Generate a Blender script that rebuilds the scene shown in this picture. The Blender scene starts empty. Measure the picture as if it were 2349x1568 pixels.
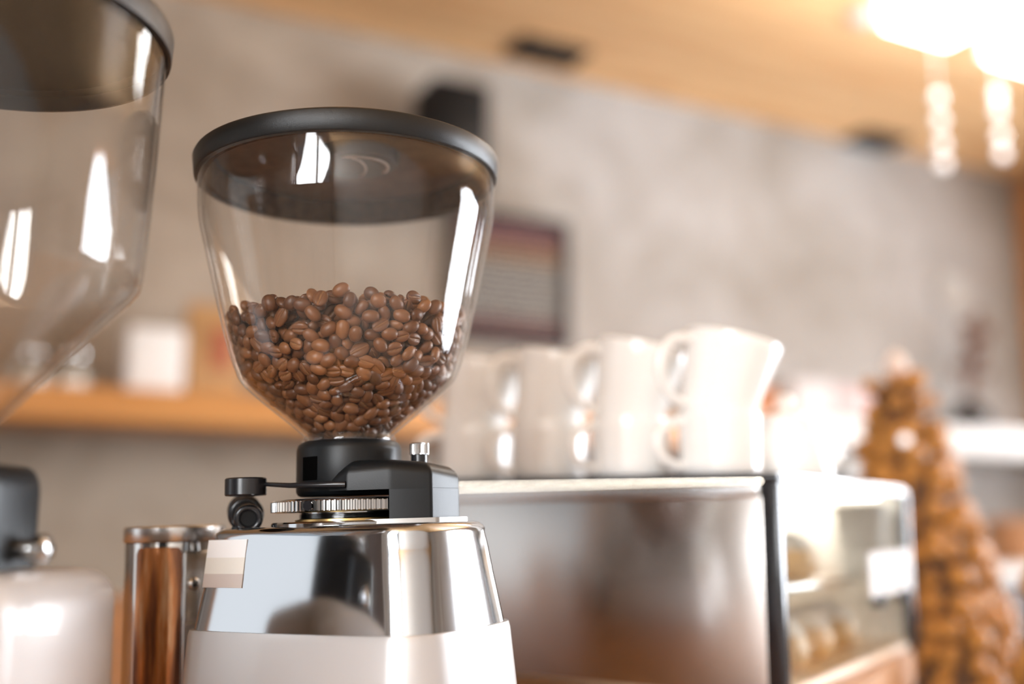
import bpy, bmesh, math, random
import numpy as np
from mathutils import Vector, Matrix
PI = math.pi
scene = bpy.context.scene
C = scene.collection
rnd = random.Random(7)

# ------------------------------------------------------------------ camera
H = 1.25                      # camera height above the floor
FPX = 2400.0                  # focal length in pixels of the 2349 px wide frame
TH = math.radians(9.8)        # camera pitched up
cam_data = bpy.data.cameras.new('camera')
cam = bpy.data.objects.new('camera', cam_data); C.objects.link(cam)
cam_data.sensor_width = 36.0
cam_data.lens = FPX / 2349 * 36
cam_data.clip_start = 0.02
cam.location = (0, 0, H)
cam.rotation_euler = (PI / 2 + TH, 0, 0)
cam_data.dof.use_dof = True
cam_data.dof.focus_distance = 0.612
cam_data.dof.aperture_fstop = 1.75
scene.camera = cam

# ------------------------------------------------------------------ view and world
scene.view_settings.view_transform = 'Standard'
scene.view_settings.look = 'None'
scene.view_settings.gamma = 1.0
scene.view_settings.use_curve_mapping = False
scene.view_settings.exposure = 1.40
scene.cycles.use_denoising = True
scene.cycles.transparent_max_bounces = 32
scene.cycles.max_bounces = 7
scene.cycles.diffuse_bounces = 4
scene.cycles.glossy_bounces = 4
scene.cycles.use_adaptive_sampling = True
scene.cycles.adaptive_threshold = 0.08
scene.cycles.adaptive_min_samples = 16
scene.cycles.caustics_reflective = False
scene.cycles.caustics_refractive = False
scene.cycles.sample_clamp_indirect = 6.0
world = bpy.data.worlds.new('world'); scene.world = world
world.use_nodes = True
world.node_tree.nodes['Background'].inputs[0].default_value = (0.80, 0.90, 1.0, 1)
world.node_tree.nodes['Background'].inputs[1].default_value = 0.25

# ------------------------------------------------------------------ the room frame: back wall runs away to the right
WO = Vector((0, 3.4, 0))
E1 = Vector((0.889, 0.457, 0)).normalized()      # along the back wall
WN = Vector((E1.y, -E1.x, 0))                    # out of the back wall, towards the camera
WROT = math.atan2(E1.y, E1.x)
CEIL = H + 1.55
def RW(a, n, z=0.0):                             # room coordinates: along the wall, out of it, height
    return WO + E1 * a + WN * n + Vector((0, 0, z))
A_L, A_R, N_F = -3.4, 2.60, 6.0

# daylight just outside the window openings
def window_light(name, pos, direction, sx, sz, power, col):
    d = bpy.data.lights.new(name, 'AREA'); d.shape = 'RECTANGLE'
    d.size = sx; d.size_y = sz; d.energy = power; d.color = col
    o = bpy.data.objects.new(name, d); C.objects.link(o)
    o.location = pos
    o.rotation_euler = Vector(direction).to_track_quat('-Z', 'Z').to_euler()
    return o
WIN_R = (1.75, 3.30, 0.70, 2.60)      # right wall: n0, n1, z0, z1
FILL_S = (0.30, 0.95, 0.70, 2.60)    # unseen opening added by the corner to brighten the wall's right end
WIN_L = (3.75, 5.85, 1.30, 2.70)       # left wall
REFL_D = (1.30, 2.55, 0.05, 2.45)    # unseen glazed door added to the left wall for steel reflections
def lit(name, pos, d, w, h, radiance, col):      # power of a Lambertian panel of that radiance
    return window_light(name, pos, d, w, h, radiance * w * h * PI, col)
def span(w): return (w[0] + w[1]) / 2, (w[2] + w[3]) / 2, w[1] - w[0], w[3] - w[2]
c, zc, w, h = span(WIN_R); lit('daylight_right', RW(A_R + 0.16, c, zc), -E1, w, h, 13.0, (0.90, 0.955, 1.03))
c, zc, w, h = span(FILL_S); lit('fill_light_corner', RW(A_R + 0.16, c, zc), -E1, w, h, 4.0, (0.92, 0.96, 1.03))  # added fill light for the right end of the back wall
c, zc, w, h = span(WIN_L); lit('daylight_left', RW(A_L - 0.16, c, zc), E1, w, h, 10.0, (0.96, 0.98, 1.0))
c, zc, w, h = span(REFL_D); lit('refl_door_light', RW(A_L - 0.16, c, zc), E1, w, h, 0.30, (1.0, 0.985, 0.97))

# ------------------------------------------------------------------ projection helpers (real distances chosen by hand)
def P(x, y, Y):
    """the point seen at photo pixel x, y that lies Y metres ahead of the camera"""
    u = (x - 1174.5) / FPX; v = (784 - y) / FPX
    d = Vector((u, math.cos(TH) - v * math.sin(TH), math.sin(TH) + v * math.cos(TH)))
    d *= Y / d.y
    return Vector((d.x, d.y, H + d.z))
def PW(x, y, off=0.0):
    """room coordinates (a, height) seen at photo pixel x, y on the plane 'off' metres out of the back wall"""
    p0 = P(x, y, 1.0); d = p0 - Vector((0, 0, H))
    o = Vector((0, 0, H)) - WO
    t = (off - o.dot(WN)) / d.dot(WN)
    q = Vector((0, 0, H)) + d * t
    return (q - WO).dot(E1), q.z

# ------------------------------------------------------------------ materials
def nodes_of(m):
    m.use_nodes = True
    return m.node_tree.nodes, m.node_tree.links
def mat(name, col, rough=0.5, metal=0.0, spec=0.5, coat=0.0, emit=None, estr=0.0, bump=0.0, bscale=200.0, var=0.0, vscale=8.0, sub=0.0, trans=0.0):
    m = bpy.data.materials.new(name)
    n, l = nodes_of(m)
    b = n['Principled BSDF']
    b.inputs['Base Color'].default_value = (*col, 1)
    b.inputs['Roughness'].default_value = rough
    b.inputs['Metallic'].default_value = metal
    b.inputs['Specular IOR Level'].default_value = spec
    b.inputs['Coat Weight'].default_value = coat
    if sub:
        b.inputs['Subsurface Weight'].default_value = sub
        b.inputs['Subsurface Radius'].default_value = (0.01, 0.006, 0.004)
    if emit:
        b.inputs['Emission Color'].default_value = (*emit, 1)
        b.inputs['Emission Strength'].default_value = estr
    if var or bump:
        tc = n.new('ShaderNodeTexCoord')
    if var:
        t = n.new('ShaderNodeTexNoise'); t.inputs['Scale'].default_value = vscale; t.inputs['Detail'].default_value = 6
        l.new(tc.outputs['Object'], t.inputs['Vector'])
        mx = n.new('ShaderNodeMix'); mx.data_type = 'RGBA'
        mx.inputs['A'].default_value = (*[c * (1 - var) for c in col], 1)
        mx.inputs['B'].default_value = (*[min(1, c * (1 + var)) for c in col], 1)
        l.new(t.outputs['Fac'], mx.inputs['Factor']); l.new(mx.outputs['Result'], b.inputs['Base Color'])
    if bump:
        t2 = n.new('ShaderNodeTexNoise'); t2.inputs['Scale'].default_value = bscale; t2.inputs['Detail'].default_value = 3
        l.new(tc.outputs['Object'], t2.inputs['Vector'])
        bp = n.new('ShaderNodeBump'); bp.inputs['Strength'].default_value = bump; bp.inputs['Distance'].default_value = 0.001
        l.new(t2.outputs['Fac'], bp.inputs['Height']); l.new(bp.outputs['Normal'], b.inputs['Normal'])
    return m
def mat_glass(name, tint=(0.97, 0.97, 0.97), f0=0.04, haze=0.0, hazecol=(0.8, 0.75, 0.7), edge=0.0):
    """thin clear plastic or glass: see-through with Schlick reflection and a trace of dust"""
    m = bpy.data.materials.new(name)
    n, l = nodes_of(m); n.clear()
    out = n.new('ShaderNodeOutputMaterial')
    lw = n.new('ShaderNodeLayerWeight'); lw.inputs['Blend'].default_value = 0.5
    pw = n.new('ShaderNodeMath'); pw.operation = 'POWER'; pw.inputs[1].default_value = 5
    l.new(lw.outputs['Facing'], pw.inputs[0])
    ma = n.new('ShaderNodeMath'); ma.operation = 'MULTIPLY_ADD'; ma.inputs[1].default_value = 1 - f0; ma.inputs[2].default_value = f0
    l.new(pw.outputs[0], ma.inputs[0])
    tr = n.new('ShaderNodeBsdfTransparent'); tr.inputs[0].default_value = (*tint, 1)
    gl = n.new('ShaderNodeBsdfGlossy'); gl.inputs['Roughness'].default_value = 0.02
    mx = n.new('ShaderNodeMixShader')
    src = tr
    if haze:
        df = n.new('ShaderNodeBsdfDiffuse'); df.inputs[0].default_value = (*hazecol, 1)
        tc = n.new('ShaderNodeTexCoord')
        nz = n.new('ShaderNodeTexNoise'); nz.inputs['Scale'].default_value = 35; nz.inputs['Detail'].default_value = 8
        l.new(tc.outputs['Object'], nz.inputs['Vector'])
        mh = n.new('ShaderNodeMath'); mh.operation = 'MULTIPLY'; mh.inputs[1].default_value = haze * 2
        l.new(nz.outputs['Fac'], mh.inputs[0])
        m2 = n.new('ShaderNodeMixShader'); l.new(mh.outputs[0], m2.inputs[0])
        l.new(tr.outputs[0], m2.inputs[1]); l.new(df.outputs[0], m2.inputs[2])
        src = m2
    l.new(ma.outputs[0], mx.inputs[0]); l.new(src.outputs[0], mx.inputs[1]); l.new(gl.outputs[0], mx.inputs[2])
    l.new(mx.outputs[0], out.inputs[0])
    return m
def mat_wood(name, c1, c2, axis='X', scale=3.0, rough=0.45, objvar=0.25, stretch=14.0):
    m = bpy.data.materials.new(name); n, l = nodes_of(m); b = n['Principled BSDF']
    tc = n.new('ShaderNodeTexCoord'); mp = n.new('ShaderNodeMapping')
    s = [scale * stretch] * 3; s['XYZ'.index(axis)] = scale
    mp.inputs['Scale'].default_value = s
    oi = n.new('ShaderNodeObjectInfo')
    l.new(tc.outputs['Object'], mp.inputs['Vector'])
    cb = n.new('ShaderNodeCombineXYZ'); ml = n.new('ShaderNodeMath'); ml.operation = 'MULTIPLY'; ml.inputs[1].default_value = 37.0
    l.new(oi.outputs['Random'], ml.inputs[0]); l.new(ml.outputs[0], cb.inputs[0]); l.new(ml.outputs[0], cb.inputs[1])
    l.new(cb.outputs[0], mp.inputs['Location'])
    t = n.new('ShaderNodeTexNoise'); t.inputs['Scale'].default_value = 1.0; t.inputs['Detail'].default_value = 6; t.inputs['Distortion'].default_value = 0.6
    l.new(mp.outputs[0], t.inputs['Vector'])
    cr = n.new('ShaderNodeValToRGB'); cr.color_ramp.elements[0].position = 0.3; cr.color_ramp.elements[1].position = 0.7
    cr.color_ramp.elements[0].color = (*c1, 1); cr.color_ramp.elements[1].color = (*c2, 1)
    l.new(t.outputs['Fac'], cr.inputs[0])
    hs = n.new('ShaderNodeHueSaturation')
    mr = n.new('ShaderNodeMapRange'); mr.inputs['To Min'].default_value = 1 - objvar; mr.inputs['To Max'].default_value = 1 + objvar
    l.new(oi.outputs['Random'], mr.inputs['Value']); l.new(mr.outputs[0], hs.inputs['Value'])
    l.new(cr.outputs[0], hs.inputs['Color']); l.new(hs.outputs[0], b.inputs['Base Color'])
    b.inputs['Roughness'].default_value = rough
    return m
def mat_plaster(name, dark, light, brown=None):
    m = bpy.data.materials.new(name); n, l = nodes_of(m); b = n['Principled BSDF']
    tc = n.new('ShaderNodeTexCoord')
    t = n.new('ShaderNodeTexNoise'); t.inputs['Scale'].default_value = 2.2; t.inputs['Detail'].default_value = 9; t.inputs['Roughness'].default_value = 0.62
    t.inputs['Distortion'].default_value = 0.7
    l.new(tc.outputs['Object'], t.inputs['Vector'])
    cr = n.new('ShaderNodeValToRGB'); cr.color_ramp.elements[0].position = 0.32; cr.color_ramp.elements[1].position = 0.62
    cr.color_ramp.elements[0].color = (*dark, 1); cr.color_ramp.elements[1].color = (*light, 1)
    l.new(t.outputs['Fac'], cr.inputs[0]); l.new(cr.outputs[0], b.inputs['Base Color'])
    if brown:                                    # browner towards the wall's left end, with an uneven edge
        sp = n.new('ShaderNodeSeparateXYZ'); l.new(tc.outputs['Object'], sp.inputs[0])
        big = n.new('ShaderNodeTexNoise'); big.inputs['Scale'].default_value = 0.9; big.inputs['Detail'].default_value = 5; l.new(tc.outputs['Object'], big.inputs['Vector'])
        ad = n.new('ShaderNodeMath'); ad.operation = 'MULTIPLY_ADD'; ad.inputs[1].default_value = 1.6; l.new(big.outputs['Fac'], ad.inputs[0]); l.new(sp.outputs['X'], ad.inputs[2])
        mr = n.new('ShaderNodeMapRange'); mr.inputs['From Min'].default_value = 0.35; mr.inputs['From Max'].default_value = 1.75; mr.inputs['To Min'].default_value = 1.0; mr.inputs['To Max'].default_value = 0.0
        l.new(ad.outputs[0], mr.inputs['Value'])
        mx = n.new('ShaderNodeMix'); mx.data_type = 'RGBA'; mx.blend_type = 'MULTIPLY'; mx.inputs['B'].default_value = (*brown, 1)
        l.new(mr.outputs[0], mx.inputs['Factor']); l.new(cr.outputs[0], mx.inputs['A']); l.new(mx.outputs['Result'], b.inputs['Base Color'])
    t2 = n.new('ShaderNodeTexNoise'); t2.inputs['Scale'].default_value = 30; t2.inputs['Detail'].default_value = 5
    l.new(tc.outputs['Object'], t2.inputs['Vector'])
    bp = n.new('ShaderNodeBump'); bp.inputs['Strength'].default_value = 0.25; bp.inputs['Distance'].default_value = 0.01
    l.new(t2.outputs['Fac'], bp.inputs['Height']); l.new(bp.outputs[0], b.inputs['Normal'])
    b.inputs['Roughness'].default_value = 0.85
    return m

M = {}
M['plaster'] = mat_plaster('plaster', (0.230, 0.195, 0.162), (0.378, 0.362, 0.345))
M['ceiling_wood'] = mat_wood('ceiling_wood', (0.62, 0.345, 0.150), (0.80, 0.53, 0.275), 'X', 1.2, 0.5, 0.10)
M['shelf_wood'] = mat_wood('shelf_wood', (0.46, 0.19, 0.045), (0.60, 0.29, 0.09), 'X', 2.0, 0.45, 0.05)
M['counter_wood'] = mat_wood('counter_wood', (0.46, 0.20, 0.06), (0.66, 0.33, 0.12), 'X', 2.5, 0.35, 0.08)
M['door_wood'] = mat_wood('door_wood', (0.36, 0.15, 0.045), (0.55, 0.26, 0.09), 'Z', 2.0, 0.4, 0.05)
M['dark_wood'] = mat('dark_wood', (0.05, 0.03, 0.022), 0.5, var=0.3)
M['floor'] = mat('floor', (0.32, 0.27, 0.23), 0.45, var=0.25, vscale=1.5)
M['white_paint'] = mat('white_paint', (0.60, 0.59, 0.57), 0.5)
M['frame_dark'] = mat('frame_dark', (0.045, 0.04, 0.04), 0.5)
M['black_satin'] = mat('black_satin', (0.006, 0.007, 0.008), 0.38, spec=0.26, bump=0.06, bscale=1800)
M['black_gloss'] = mat('black_gloss', (0.012, 0.012, 0.014), 0.22)
M['black_matte'] = mat('black_matte', (0.012, 0.011, 0.012), 0.7, spec=0.25)
M['lid_rim'] = mat('lid_rim', (0.010, 0.010, 0.010), 0.36, spec=0.40, bump=0.2, bscale=2500)
M['polished'] = mat('polished_aluminium', (0.52, 0.535, 0.555), 0.09, metal=1.0)
M['chrome'] = mat('chrome', (0.56, 0.56, 0.56), 0.12, metal=1.0)
M['brushed'] = mat('brushed_steel', (0.60, 0.58, 0.56), 0.26, metal=1.0)
M['panel_steel'] = mat('panel_steel', (0.52, 0.49, 0.465), 0.22, metal=1.0)
_n, _l = nodes_of(M['panel_steel']); _t = _n.new('ShaderNodeCombineXYZ'); _t.inputs[2].default_value = 1.0      # brushed sideways: reflections smear upwards
_l.new(_t.outputs[0], _n['Principled BSDF'].inputs['Tangent']); _n['Principled BSDF'].inputs['Anisotropic'].default_value = 0.85
M['tin'] = mat('tin_steel', (0.55, 0.53, 0.51), 0.10, metal=1.0)
M['tin_lid'] = mat('tin_lid', (0.62, 0.61, 0.60), 0.24, metal=1.0)
M['brass'] = mat('brass', (0.60, 0.40, 0.16), 0.3, metal=1.0)
M['body_paint'] = mat('silver_paint', (0.53, 0.53, 0.54), 0.32, metal=0.35, coat=0.3)
M['white_body'] = mat('white_body', (0.48, 0.46, 0.45), 0.32, coat=0.2)
M['hopper'] = mat_glass('hopper_plastic', (0.972, 0.965, 0.955), 0.045, haze=0.008, hazecol=(0.75, 0.66, 0.58))
M['clear_glass'] = mat_glass('clear_glass', (0.97, 0.98, 0.97), 0.04)
M['smoke_panel'] = mat('smoke_panel', (0.15, 0.098, 0.062), 0.55, spec=0.2, var=0.6, vscale=60)
M['dusty_skirt'] = mat('dusty_skirt', (0.085, 0.048, 0.026), 0.75, spec=0.08, var=0.9, vscale=190, bump=0.4, bscale=500)
M['lid_black'] = mat('lid_black', (0.004, 0.0035, 0.004), 0.8, spec=0.04)
M['boss'] = mat('lid_boss', (0.040, 0.028, 0.020), 0.5, bump=0.3, bscale=900)
M['ceramic'] = mat('white_ceramic', (0.92, 0.91, 0.89), 0.14, coat=0.4)
M['plate_beige'] = mat('plate_beige', (0.42, 0.40, 0.37), 0.5)
M['card'] = mat('card_white', (0.62, 0.60, 0.59), 0.6)
M['kraft'] = mat('kraft', (0.44, 0.25, 0.105), 0.7, var=0.15)
M['kraft_print'] = mat('kraft_print', (0.38, 0.11, 0.05), 0.6)
M['white_box'] = mat('white_box', (0.80, 0.79, 0.77), 0.6)
M['pink_box'] = mat('pink_box', (0.50, 0.37, 0.36), 0.6)
M['pale_box'] = mat('pale_box', (0.52, 0.48, 0.47), 0.6)
M['orange_tin'] = mat('orange_tin', (0.60, 0.20, 0.04), 0.4)
M['sticker_a'] = mat('sticker_white', (0.84, 0.84, 0.85), 0.5)
M['sticker_b'] = mat('sticker_ivory', (0.74, 0.72, 0.67), 0.5)
M['sticker_c'] = mat('sticker_taupe', (0.56, 0.50, 0.47), 0.5)
M['walnut'] = mat('walnut', (0.56, 0.25, 0.055), 0.40, var=0.5, vscale=1.2, bump=0.6, bscale=120)
M['tree_core'] = mat('tree_core', (0.10, 0.045, 0.018), 0.8)
M['pale_tip'] = mat('pale_tip', (0.85, 0.70, 0.62), 0.6)
M['bun'] = mat('bun', (0.74, 0.50, 0.26), 0.5, var=0.2, vscale=30)
M['sugar'] = mat('sugar', (0.86, 0.82, 0.77), 0.7)
M['dried'] = mat('dried_flower', (0.16, 0.08, 0.05), 0.8)
M['basket'] = mat('basket', (0.42, 0.21, 0.10), 0.7, var=0.3, vscale=60)
M['lamp'] = mat('lamp_shade', (0.9, 0.9, 0.88), 0.5, emit=(1.0, 0.98, 0.95), estr=5.5)
M['bead'] = mat('bead', (0.92, 0.92, 0.92), 0.08, coat=1.0, emit=(1.0, 0.96, 0.93), estr=0.40)  # beads are no lamps; faint glow stands in for lamp light they catch
M['chalkboard'] = None
def mat_doser():
    """amber window with upright brown, dark and cream streaks"""
    m = bpy.data.materials.new('doser_window'); n, l = nodes_of(m); b = n['Principled BSDF']
    tc = n.new('ShaderNodeTexCoord'); mp = n.new('ShaderNodeMapping'); mp.inputs['Scale'].default_value = (120, 120, 14)
    l.new(tc.outputs['Object'], mp.inputs['Vector'])
    t = n.new('ShaderNodeTexNoise'); t.inputs['Scale'].default_value = 1.0; t.inputs['Detail'].default_value = 5; l.new(mp.outputs[0], t.inputs['Vector'])
    cr = n.new('ShaderNodeValToRGB'); e = cr.color_ramp.elements
    e[0].position = .30; e[0].color = (.050, .022, .016, 1); e[1].position = .72; e[1].color = (.72, .47, .28, 1)
    k = e.new(.44); k.color = (.20, .080, .035, 1); k = e.new(.58); k.color = (.50, .20, .065, 1)
    l.new(t.outputs['Fac'], cr.inputs[0]); l.new(cr.outputs[0], b.inputs['Base Color'])
    b.inputs['Roughness'].default_value = .12; b.inputs['Metallic'].default_value = .45
    return m
M['doser_window'] = mat_doser()

def mat_bean():
    m = bpy.data.materials.new('roasted_bean'); n, l = nodes_of(m); b = n['Principled BSDF']
    at = n.new('ShaderNodeAttribute'); at.attribute_name = 'crease'
    ar = n.new('ShaderNodeAttribute'); ar.attribute_name = 'tone'
    oi = n.new('ShaderNodeObjectInfo')
    ad = n.new('ShaderNodeMath'); ad.operation = 'ADD'
    l.new(oi.outputs['Random'], ad.inputs[0]); l.new(ar.outputs['Fac'], ad.inputs[1])
    fr = n.new('ShaderNodeMath'); fr.operation = 'FRACT'; l.new(ad.outputs[0], fr.inputs[0])
    cr = n.new('ShaderNodeValToRGB')
    cr.color_ramp.elements[0].color = (0.095, 0.034, 0.013, 1); cr.color_ramp.elements[1].color = (0.270, 0.112, 0.042, 1)
    e = cr.color_ramp.elements.new(0.55); e.color = (0.172, 0.066, 0.024, 1)
    l.new(fr.outputs[0], cr.inputs[0])
    tc = n.new('ShaderNodeTexCoord')
    nz = n.new('ShaderNodeTexNoise'); nz.inputs['Scale'].default_value = 420; nz.inputs['Detail'].default_value = 4
    l.new(tc.outputs['Object'], nz.inputs['Vector'])
    mv = n.new('ShaderNodeMix'); mv.data_type = 'RGBA'; mv.blend_type = 'MULTIPLY'; mv.inputs['Factor'].default_value = 0.5
    l.new(cr.outputs[0], mv.inputs['A']); l.new(nz.outputs['Color'], mv.inputs['B'])
    mx = n.new('ShaderNodeMix'); mx.data_type = 'RGBA'; mx.inputs['B'].default_value = (0.42, 0.22, 0.09, 1)
    l.new(at.outputs['Fac'], mx.inputs['Factor']); l.new(cr.outputs[0], mx.inputs['A'])
    l.new(mx.outputs['Result'], b.inputs['Base Color'])
    bp = n.new('ShaderNodeBump'); bp.inputs['Strength'].default_value = 0.25; bp.inputs['Distance'].default_value = 0.0006
    l.new(nz.outputs['Fac'], bp.inputs['Height']); l.new(bp.outputs[0], b.inputs['Normal'])
    b.inputs['Roughness'].default_value = 0.42; b.inputs['Specular IOR Level'].default_value = 0.5
    return m
M['bean'] = mat_bean()
def mat_chalkboard():
    """slate with rows of chalk writing, too soft in the photograph to be read"""
    m = bpy.data.materials.new('chalkboard'); n, l = nodes_of(m); b = n['Principled BSDF']
    tc = n.new('ShaderNodeTexCoord'); sp = n.new('ShaderNodeSeparateXYZ'); l.new(tc.outputs['Generated'], sp.inputs[0])
    w = n.new('ShaderNodeTexWave'); w.wave_type = 'BANDS'; w.bands_direction = 'Z'; w.inputs['Scale'].default_value = 5.6; w.inputs['Distortion'].default_value = 1.2
    l.new(tc.outputs['Generated'], w.inputs['Vector'])
    mp = n.new('ShaderNodeMapping'); mp.inputs['Scale'].default_value = (26, 1, 34); l.new(tc.outputs['Generated'], mp.inputs['Vector'])
    nz = n.new('ShaderNodeTexNoise'); nz.inputs['Scale'].default_value = 1.0; nz.inputs['Detail'].default_value = 2; l.new(mp.outputs[0], nz.inputs['Vector'])
    mu = n.new('ShaderNodeMath'); mu.operation = 'MULTIPLY'; l.new(w.outputs['Fac'], mu.inputs[0]); l.new(nz.outputs['Fac'], mu.inputs[1])
    gt = n.new('ShaderNodeMapRange'); gt.inputs['From Min'].default_value = 0.22; gt.inputs['From Max'].default_value = 0.5; l.new(mu.outputs[0], gt.inputs['Value'])
    cr = n.new('ShaderNodeValToRGB'); el = cr.color_ramp.elements
    el[0].position = 0.0; el[0].color = (0.24, 0.11, 0.09, 1); el[1].position = 1.0; el[1].color = (0.26, 0.10, 0.09, 1)
    for p, c in ((0.13, (0.24, 0.11, 0.09)), (0.17, (0.42, 0.40, 0.35)), (0.62, (0.40, 0.38, 0.33)), (0.70, (0.42, 0.24, 0.10)), (0.80, (0.40, 0.20, 0.10)), (0.84, (0.26, 0.09, 0.09))):
        e = el.new(p); e.color = (*c, 1)
    cr.color_ramp.interpolation = 'LINEAR'
    l.new(sp.outputs['Z'], cr.inputs[0])
    mx = n.new('ShaderNodeMix'); mx.data_type = 'RGBA'; mx.inputs['A'].default_value = (0.020, 0.014, 0.018, 1)
    l.new(gt.outputs[0], mx.inputs['Factor']); l.new(cr.outputs[0], mx.inputs['B']); l.new(mx.outputs['Result'], b.inputs['Base Color'])
    b.inputs['Roughness'].default_value = 0.8
    return m
M['chalkboard'] = mat_chalkboard()

# ------------------------------------------------------------------ building helpers
def finish(name, me, m, parent=None, smooth=40):
    if smooth is not None:
        for p in me.polygons: p.use_smooth = True
        if smooth < 180: me.set_sharp_from_angle(angle=math.radians(smooth))
    me.materials.append(m)
    o = bpy.data.objects.new(name, me); C.objects.link(o)
    if parent is not None: o.parent = parent
    return o
def obj(name, bm, m, parent=None, smooth=40):
    bmesh.ops.recalc_face_normals(bm, faces=bm.faces)
    me = bpy.data.meshes.new(name); bm.to_mesh(me); bm.free()
    return finish(name, me, m, parent, smooth)
def tag(o, label=None, cat=None, group=None, kind=None):
    if label: o['label'] = label
    if cat: o['category'] = cat
    if group: o['group'] = group
    if kind: o['kind'] = kind
    return o
def thing(name, label, cat, loc=(0, 0, 0), rz=0.0, group=None):
    o = bpy.data.objects.new(name, None); C.objects.link(o)
    o.empty_display_size = 0.02
    o.location = loc; o.rotation_euler = (0, 0, rz)
    return tag(o, label, cat, group)
def add_box(bm, lo, hi, bev=0.0, seg=2, mtx=None):
    r = bmesh.ops.create_cube(bm, size=1.0)
    vs = r['verts']
    for v in vs:
        v.co = Vector([(lo[i] + hi[i]) / 2 + v.co[i] * (hi[i] - lo[i]) for i in range(3)])
    if bev:
        es = list({e for v in vs for e in v.link_edges})
        b = bmesh.ops.bevel(bm, geom=es, offset=bev, segments=seg, profile=0.5, affect='EDGES')
        vs = list({v for f in b['faces'] for v in f.verts} | {v for v in vs if v.is_valid})
    if mtx is not None:
        for v in vs: v.co = mtx @ v.co
    return vs
def box(lo, hi, bev=0.0, seg=2):
    bm = bmesh.new(); add_box(bm, lo, hi, bev, seg); return bm
def add_lathe(bm, prof, seg=48, mtx=None, closed=False):
    """profile of (r, z) turned around z; r = 0 ends make a pole"""
    rings = []
    for r, z in prof:
        if r < 1e-7:
            co = Vector((0, 0, z)); rings.append([bm.verts.new(mtx @ co if mtx else co)])
        else:
            rg = []
            for k in range(seg):
                a = 2 * PI * k / seg
                co = Vector((r * math.cos(a), r * math.sin(a), z))
                rg.append(bm.verts.new(mtx @ co if mtx else co))
            rings.append(rg)
    pairs = list(zip(rings[:-1], rings[1:]))
    if closed: pairs.append((rings[-1], rings[0]))
    for A, B in pairs:
        for k in range(seg):
            k2 = (k + 1) % seg
            if len(A) == 1 and len(B) == 1: continue
            if len(A) == 1: bm.faces.new((A[0], B[k], B[k2]))
            elif len(B) == 1: bm.faces.new((A[k], A[k2], B[0]))
            else: bm.faces.new((A[k], A[k2], B[k2], B[k]))
def lathe(prof, seg=48, mtx=None, closed=False):
    bm = bmesh.new(); add_lathe(bm, prof, seg, mtx, closed); return bm
def add_tube(bm, pts, rad, seg=10, cap=True):
    pts = [Vector(p) for p in pts]; n = len(pts)
    rads = rad if isinstance(rad, (list, tuple)) else [rad] * n
    up = Vector((0, 0, 1)); rings = []; prev = None
    for i, p in enumerate(pts):
        t = (pts[min(i + 1, n - 1)] - pts[max(i - 1, 0)]).normalized()
        if prev is None:
            s = t.cross(up)
            if s.length < 1e-3: s = t.cross(Vector((1, 0, 0)))
        else: s = prev - t * prev.dot(t)
        s.normalize(); prev = s; w = t.cross(s)
        rings.append([bm.verts.new(p + (s * math.cos(2 * PI * k / seg) + w * math.sin(2 * PI * k / seg)) * rads[i]) for k in range(seg)])
    for A, B in zip(rings[:-1], rings[1:]):
        for k in range(seg): bm.faces.new((A[k], A[(k + 1) % seg], B[(k + 1) % seg], B[k]))
    if cap: bm.faces.new(rings[0][::-1]); bm.faces.new(rings[-1])
def tube(pts, rad, seg=10, cap=True):
    bm = bmesh.new(); add_tube(bm, pts, rad, seg, cap); return bm
def loft(sections, cap=True):
    """sections: lists of equally many points; skinned one to the next, ends closed"""
    bm = bmesh.new(); rs = [[bm.verts.new(p) for p in s] for s in sections]; n = len(rs[0])
    for A, B in zip(rs[:-1], rs[1:]):
        for k in range(n): bm.faces.new((A[k], A[(k + 1) % n], B[(k + 1) % n], B[k]))
    if cap: bm.faces.new(rs[0][::-1]); bm.faces.new(rs[-1])
    return bm
def round_poly(pts, rads, seg=6):
    """2D polygon (counter-clockwise) with each corner rounded"""
    out = []; n = len(pts)
    for i in range(n):
        p0, p, p1 = Vector(pts[i - 1]), Vector(pts[i]), Vector(pts[(i + 1) % n])
        a = (p0 - p).normalized(); b = (p1 - p).normalized()
        ang = a.angle(b); r = rads[i]
        d = r / math.tan(ang / 2)
        d = min(d, (p0 - p).length * 0.48, (p1 - p).length * 0.48); r = d * math.tan(ang / 2)
        c = p + (a + b).normalized() * (r / math.sin(ang / 2))
        s = p + a * d - c; e = p + b * d - c
        a0 = math.atan2(s.y, s.x); a1 = math.atan2(e.y, e.x); da = (a1 - a0 + PI) % (2 * PI) - PI
        for k in range(seg + 1):
            t = a0 + da * k / seg
            out.append((c.x + r * math.cos(t), c.y + r * math.sin(t)))
    return out

# ------------------------------------------------------------------ the room
def wall_piece(name, a0, a1, n0, n1, z0, z1, m, parent=None):
    bm = box((0, 0, 0), (a1 - a0, n1 - n0, z1 - z0))
    o = obj(name, bm, m, parent, None)
    return o
def place_room(o, a, n, z):                     # local x along the wall, local y into the back wall
    o.location = RW(a, n, z); o.rotation_euler = (0, 0, WROT)
def room_box(name, a0, a1, n0, n1, z0, z1, m, bev=0.0, parent=None, smooth=40):
    """box given in room coordinates; its origin sits at its own base centre"""
    ca, cn = (a0 + a1) / 2, (n0 + n1) / 2
    bm = box((a0 - ca, -(n1 - cn), 0), (a1 - ca, cn - n0, z1 - z0), bev)
    o = obj(name, bm, m, parent, smooth if bev else None)
    if parent is None: place_room(o, ca, cn, z0)
    return o
def S(o): o['kind'] = 'structure'; return o
S(room_box('floor', A_L - .2, A_R + .2, -.2, N_F + .2, -0.1, 0.0, M['floor']))
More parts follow.
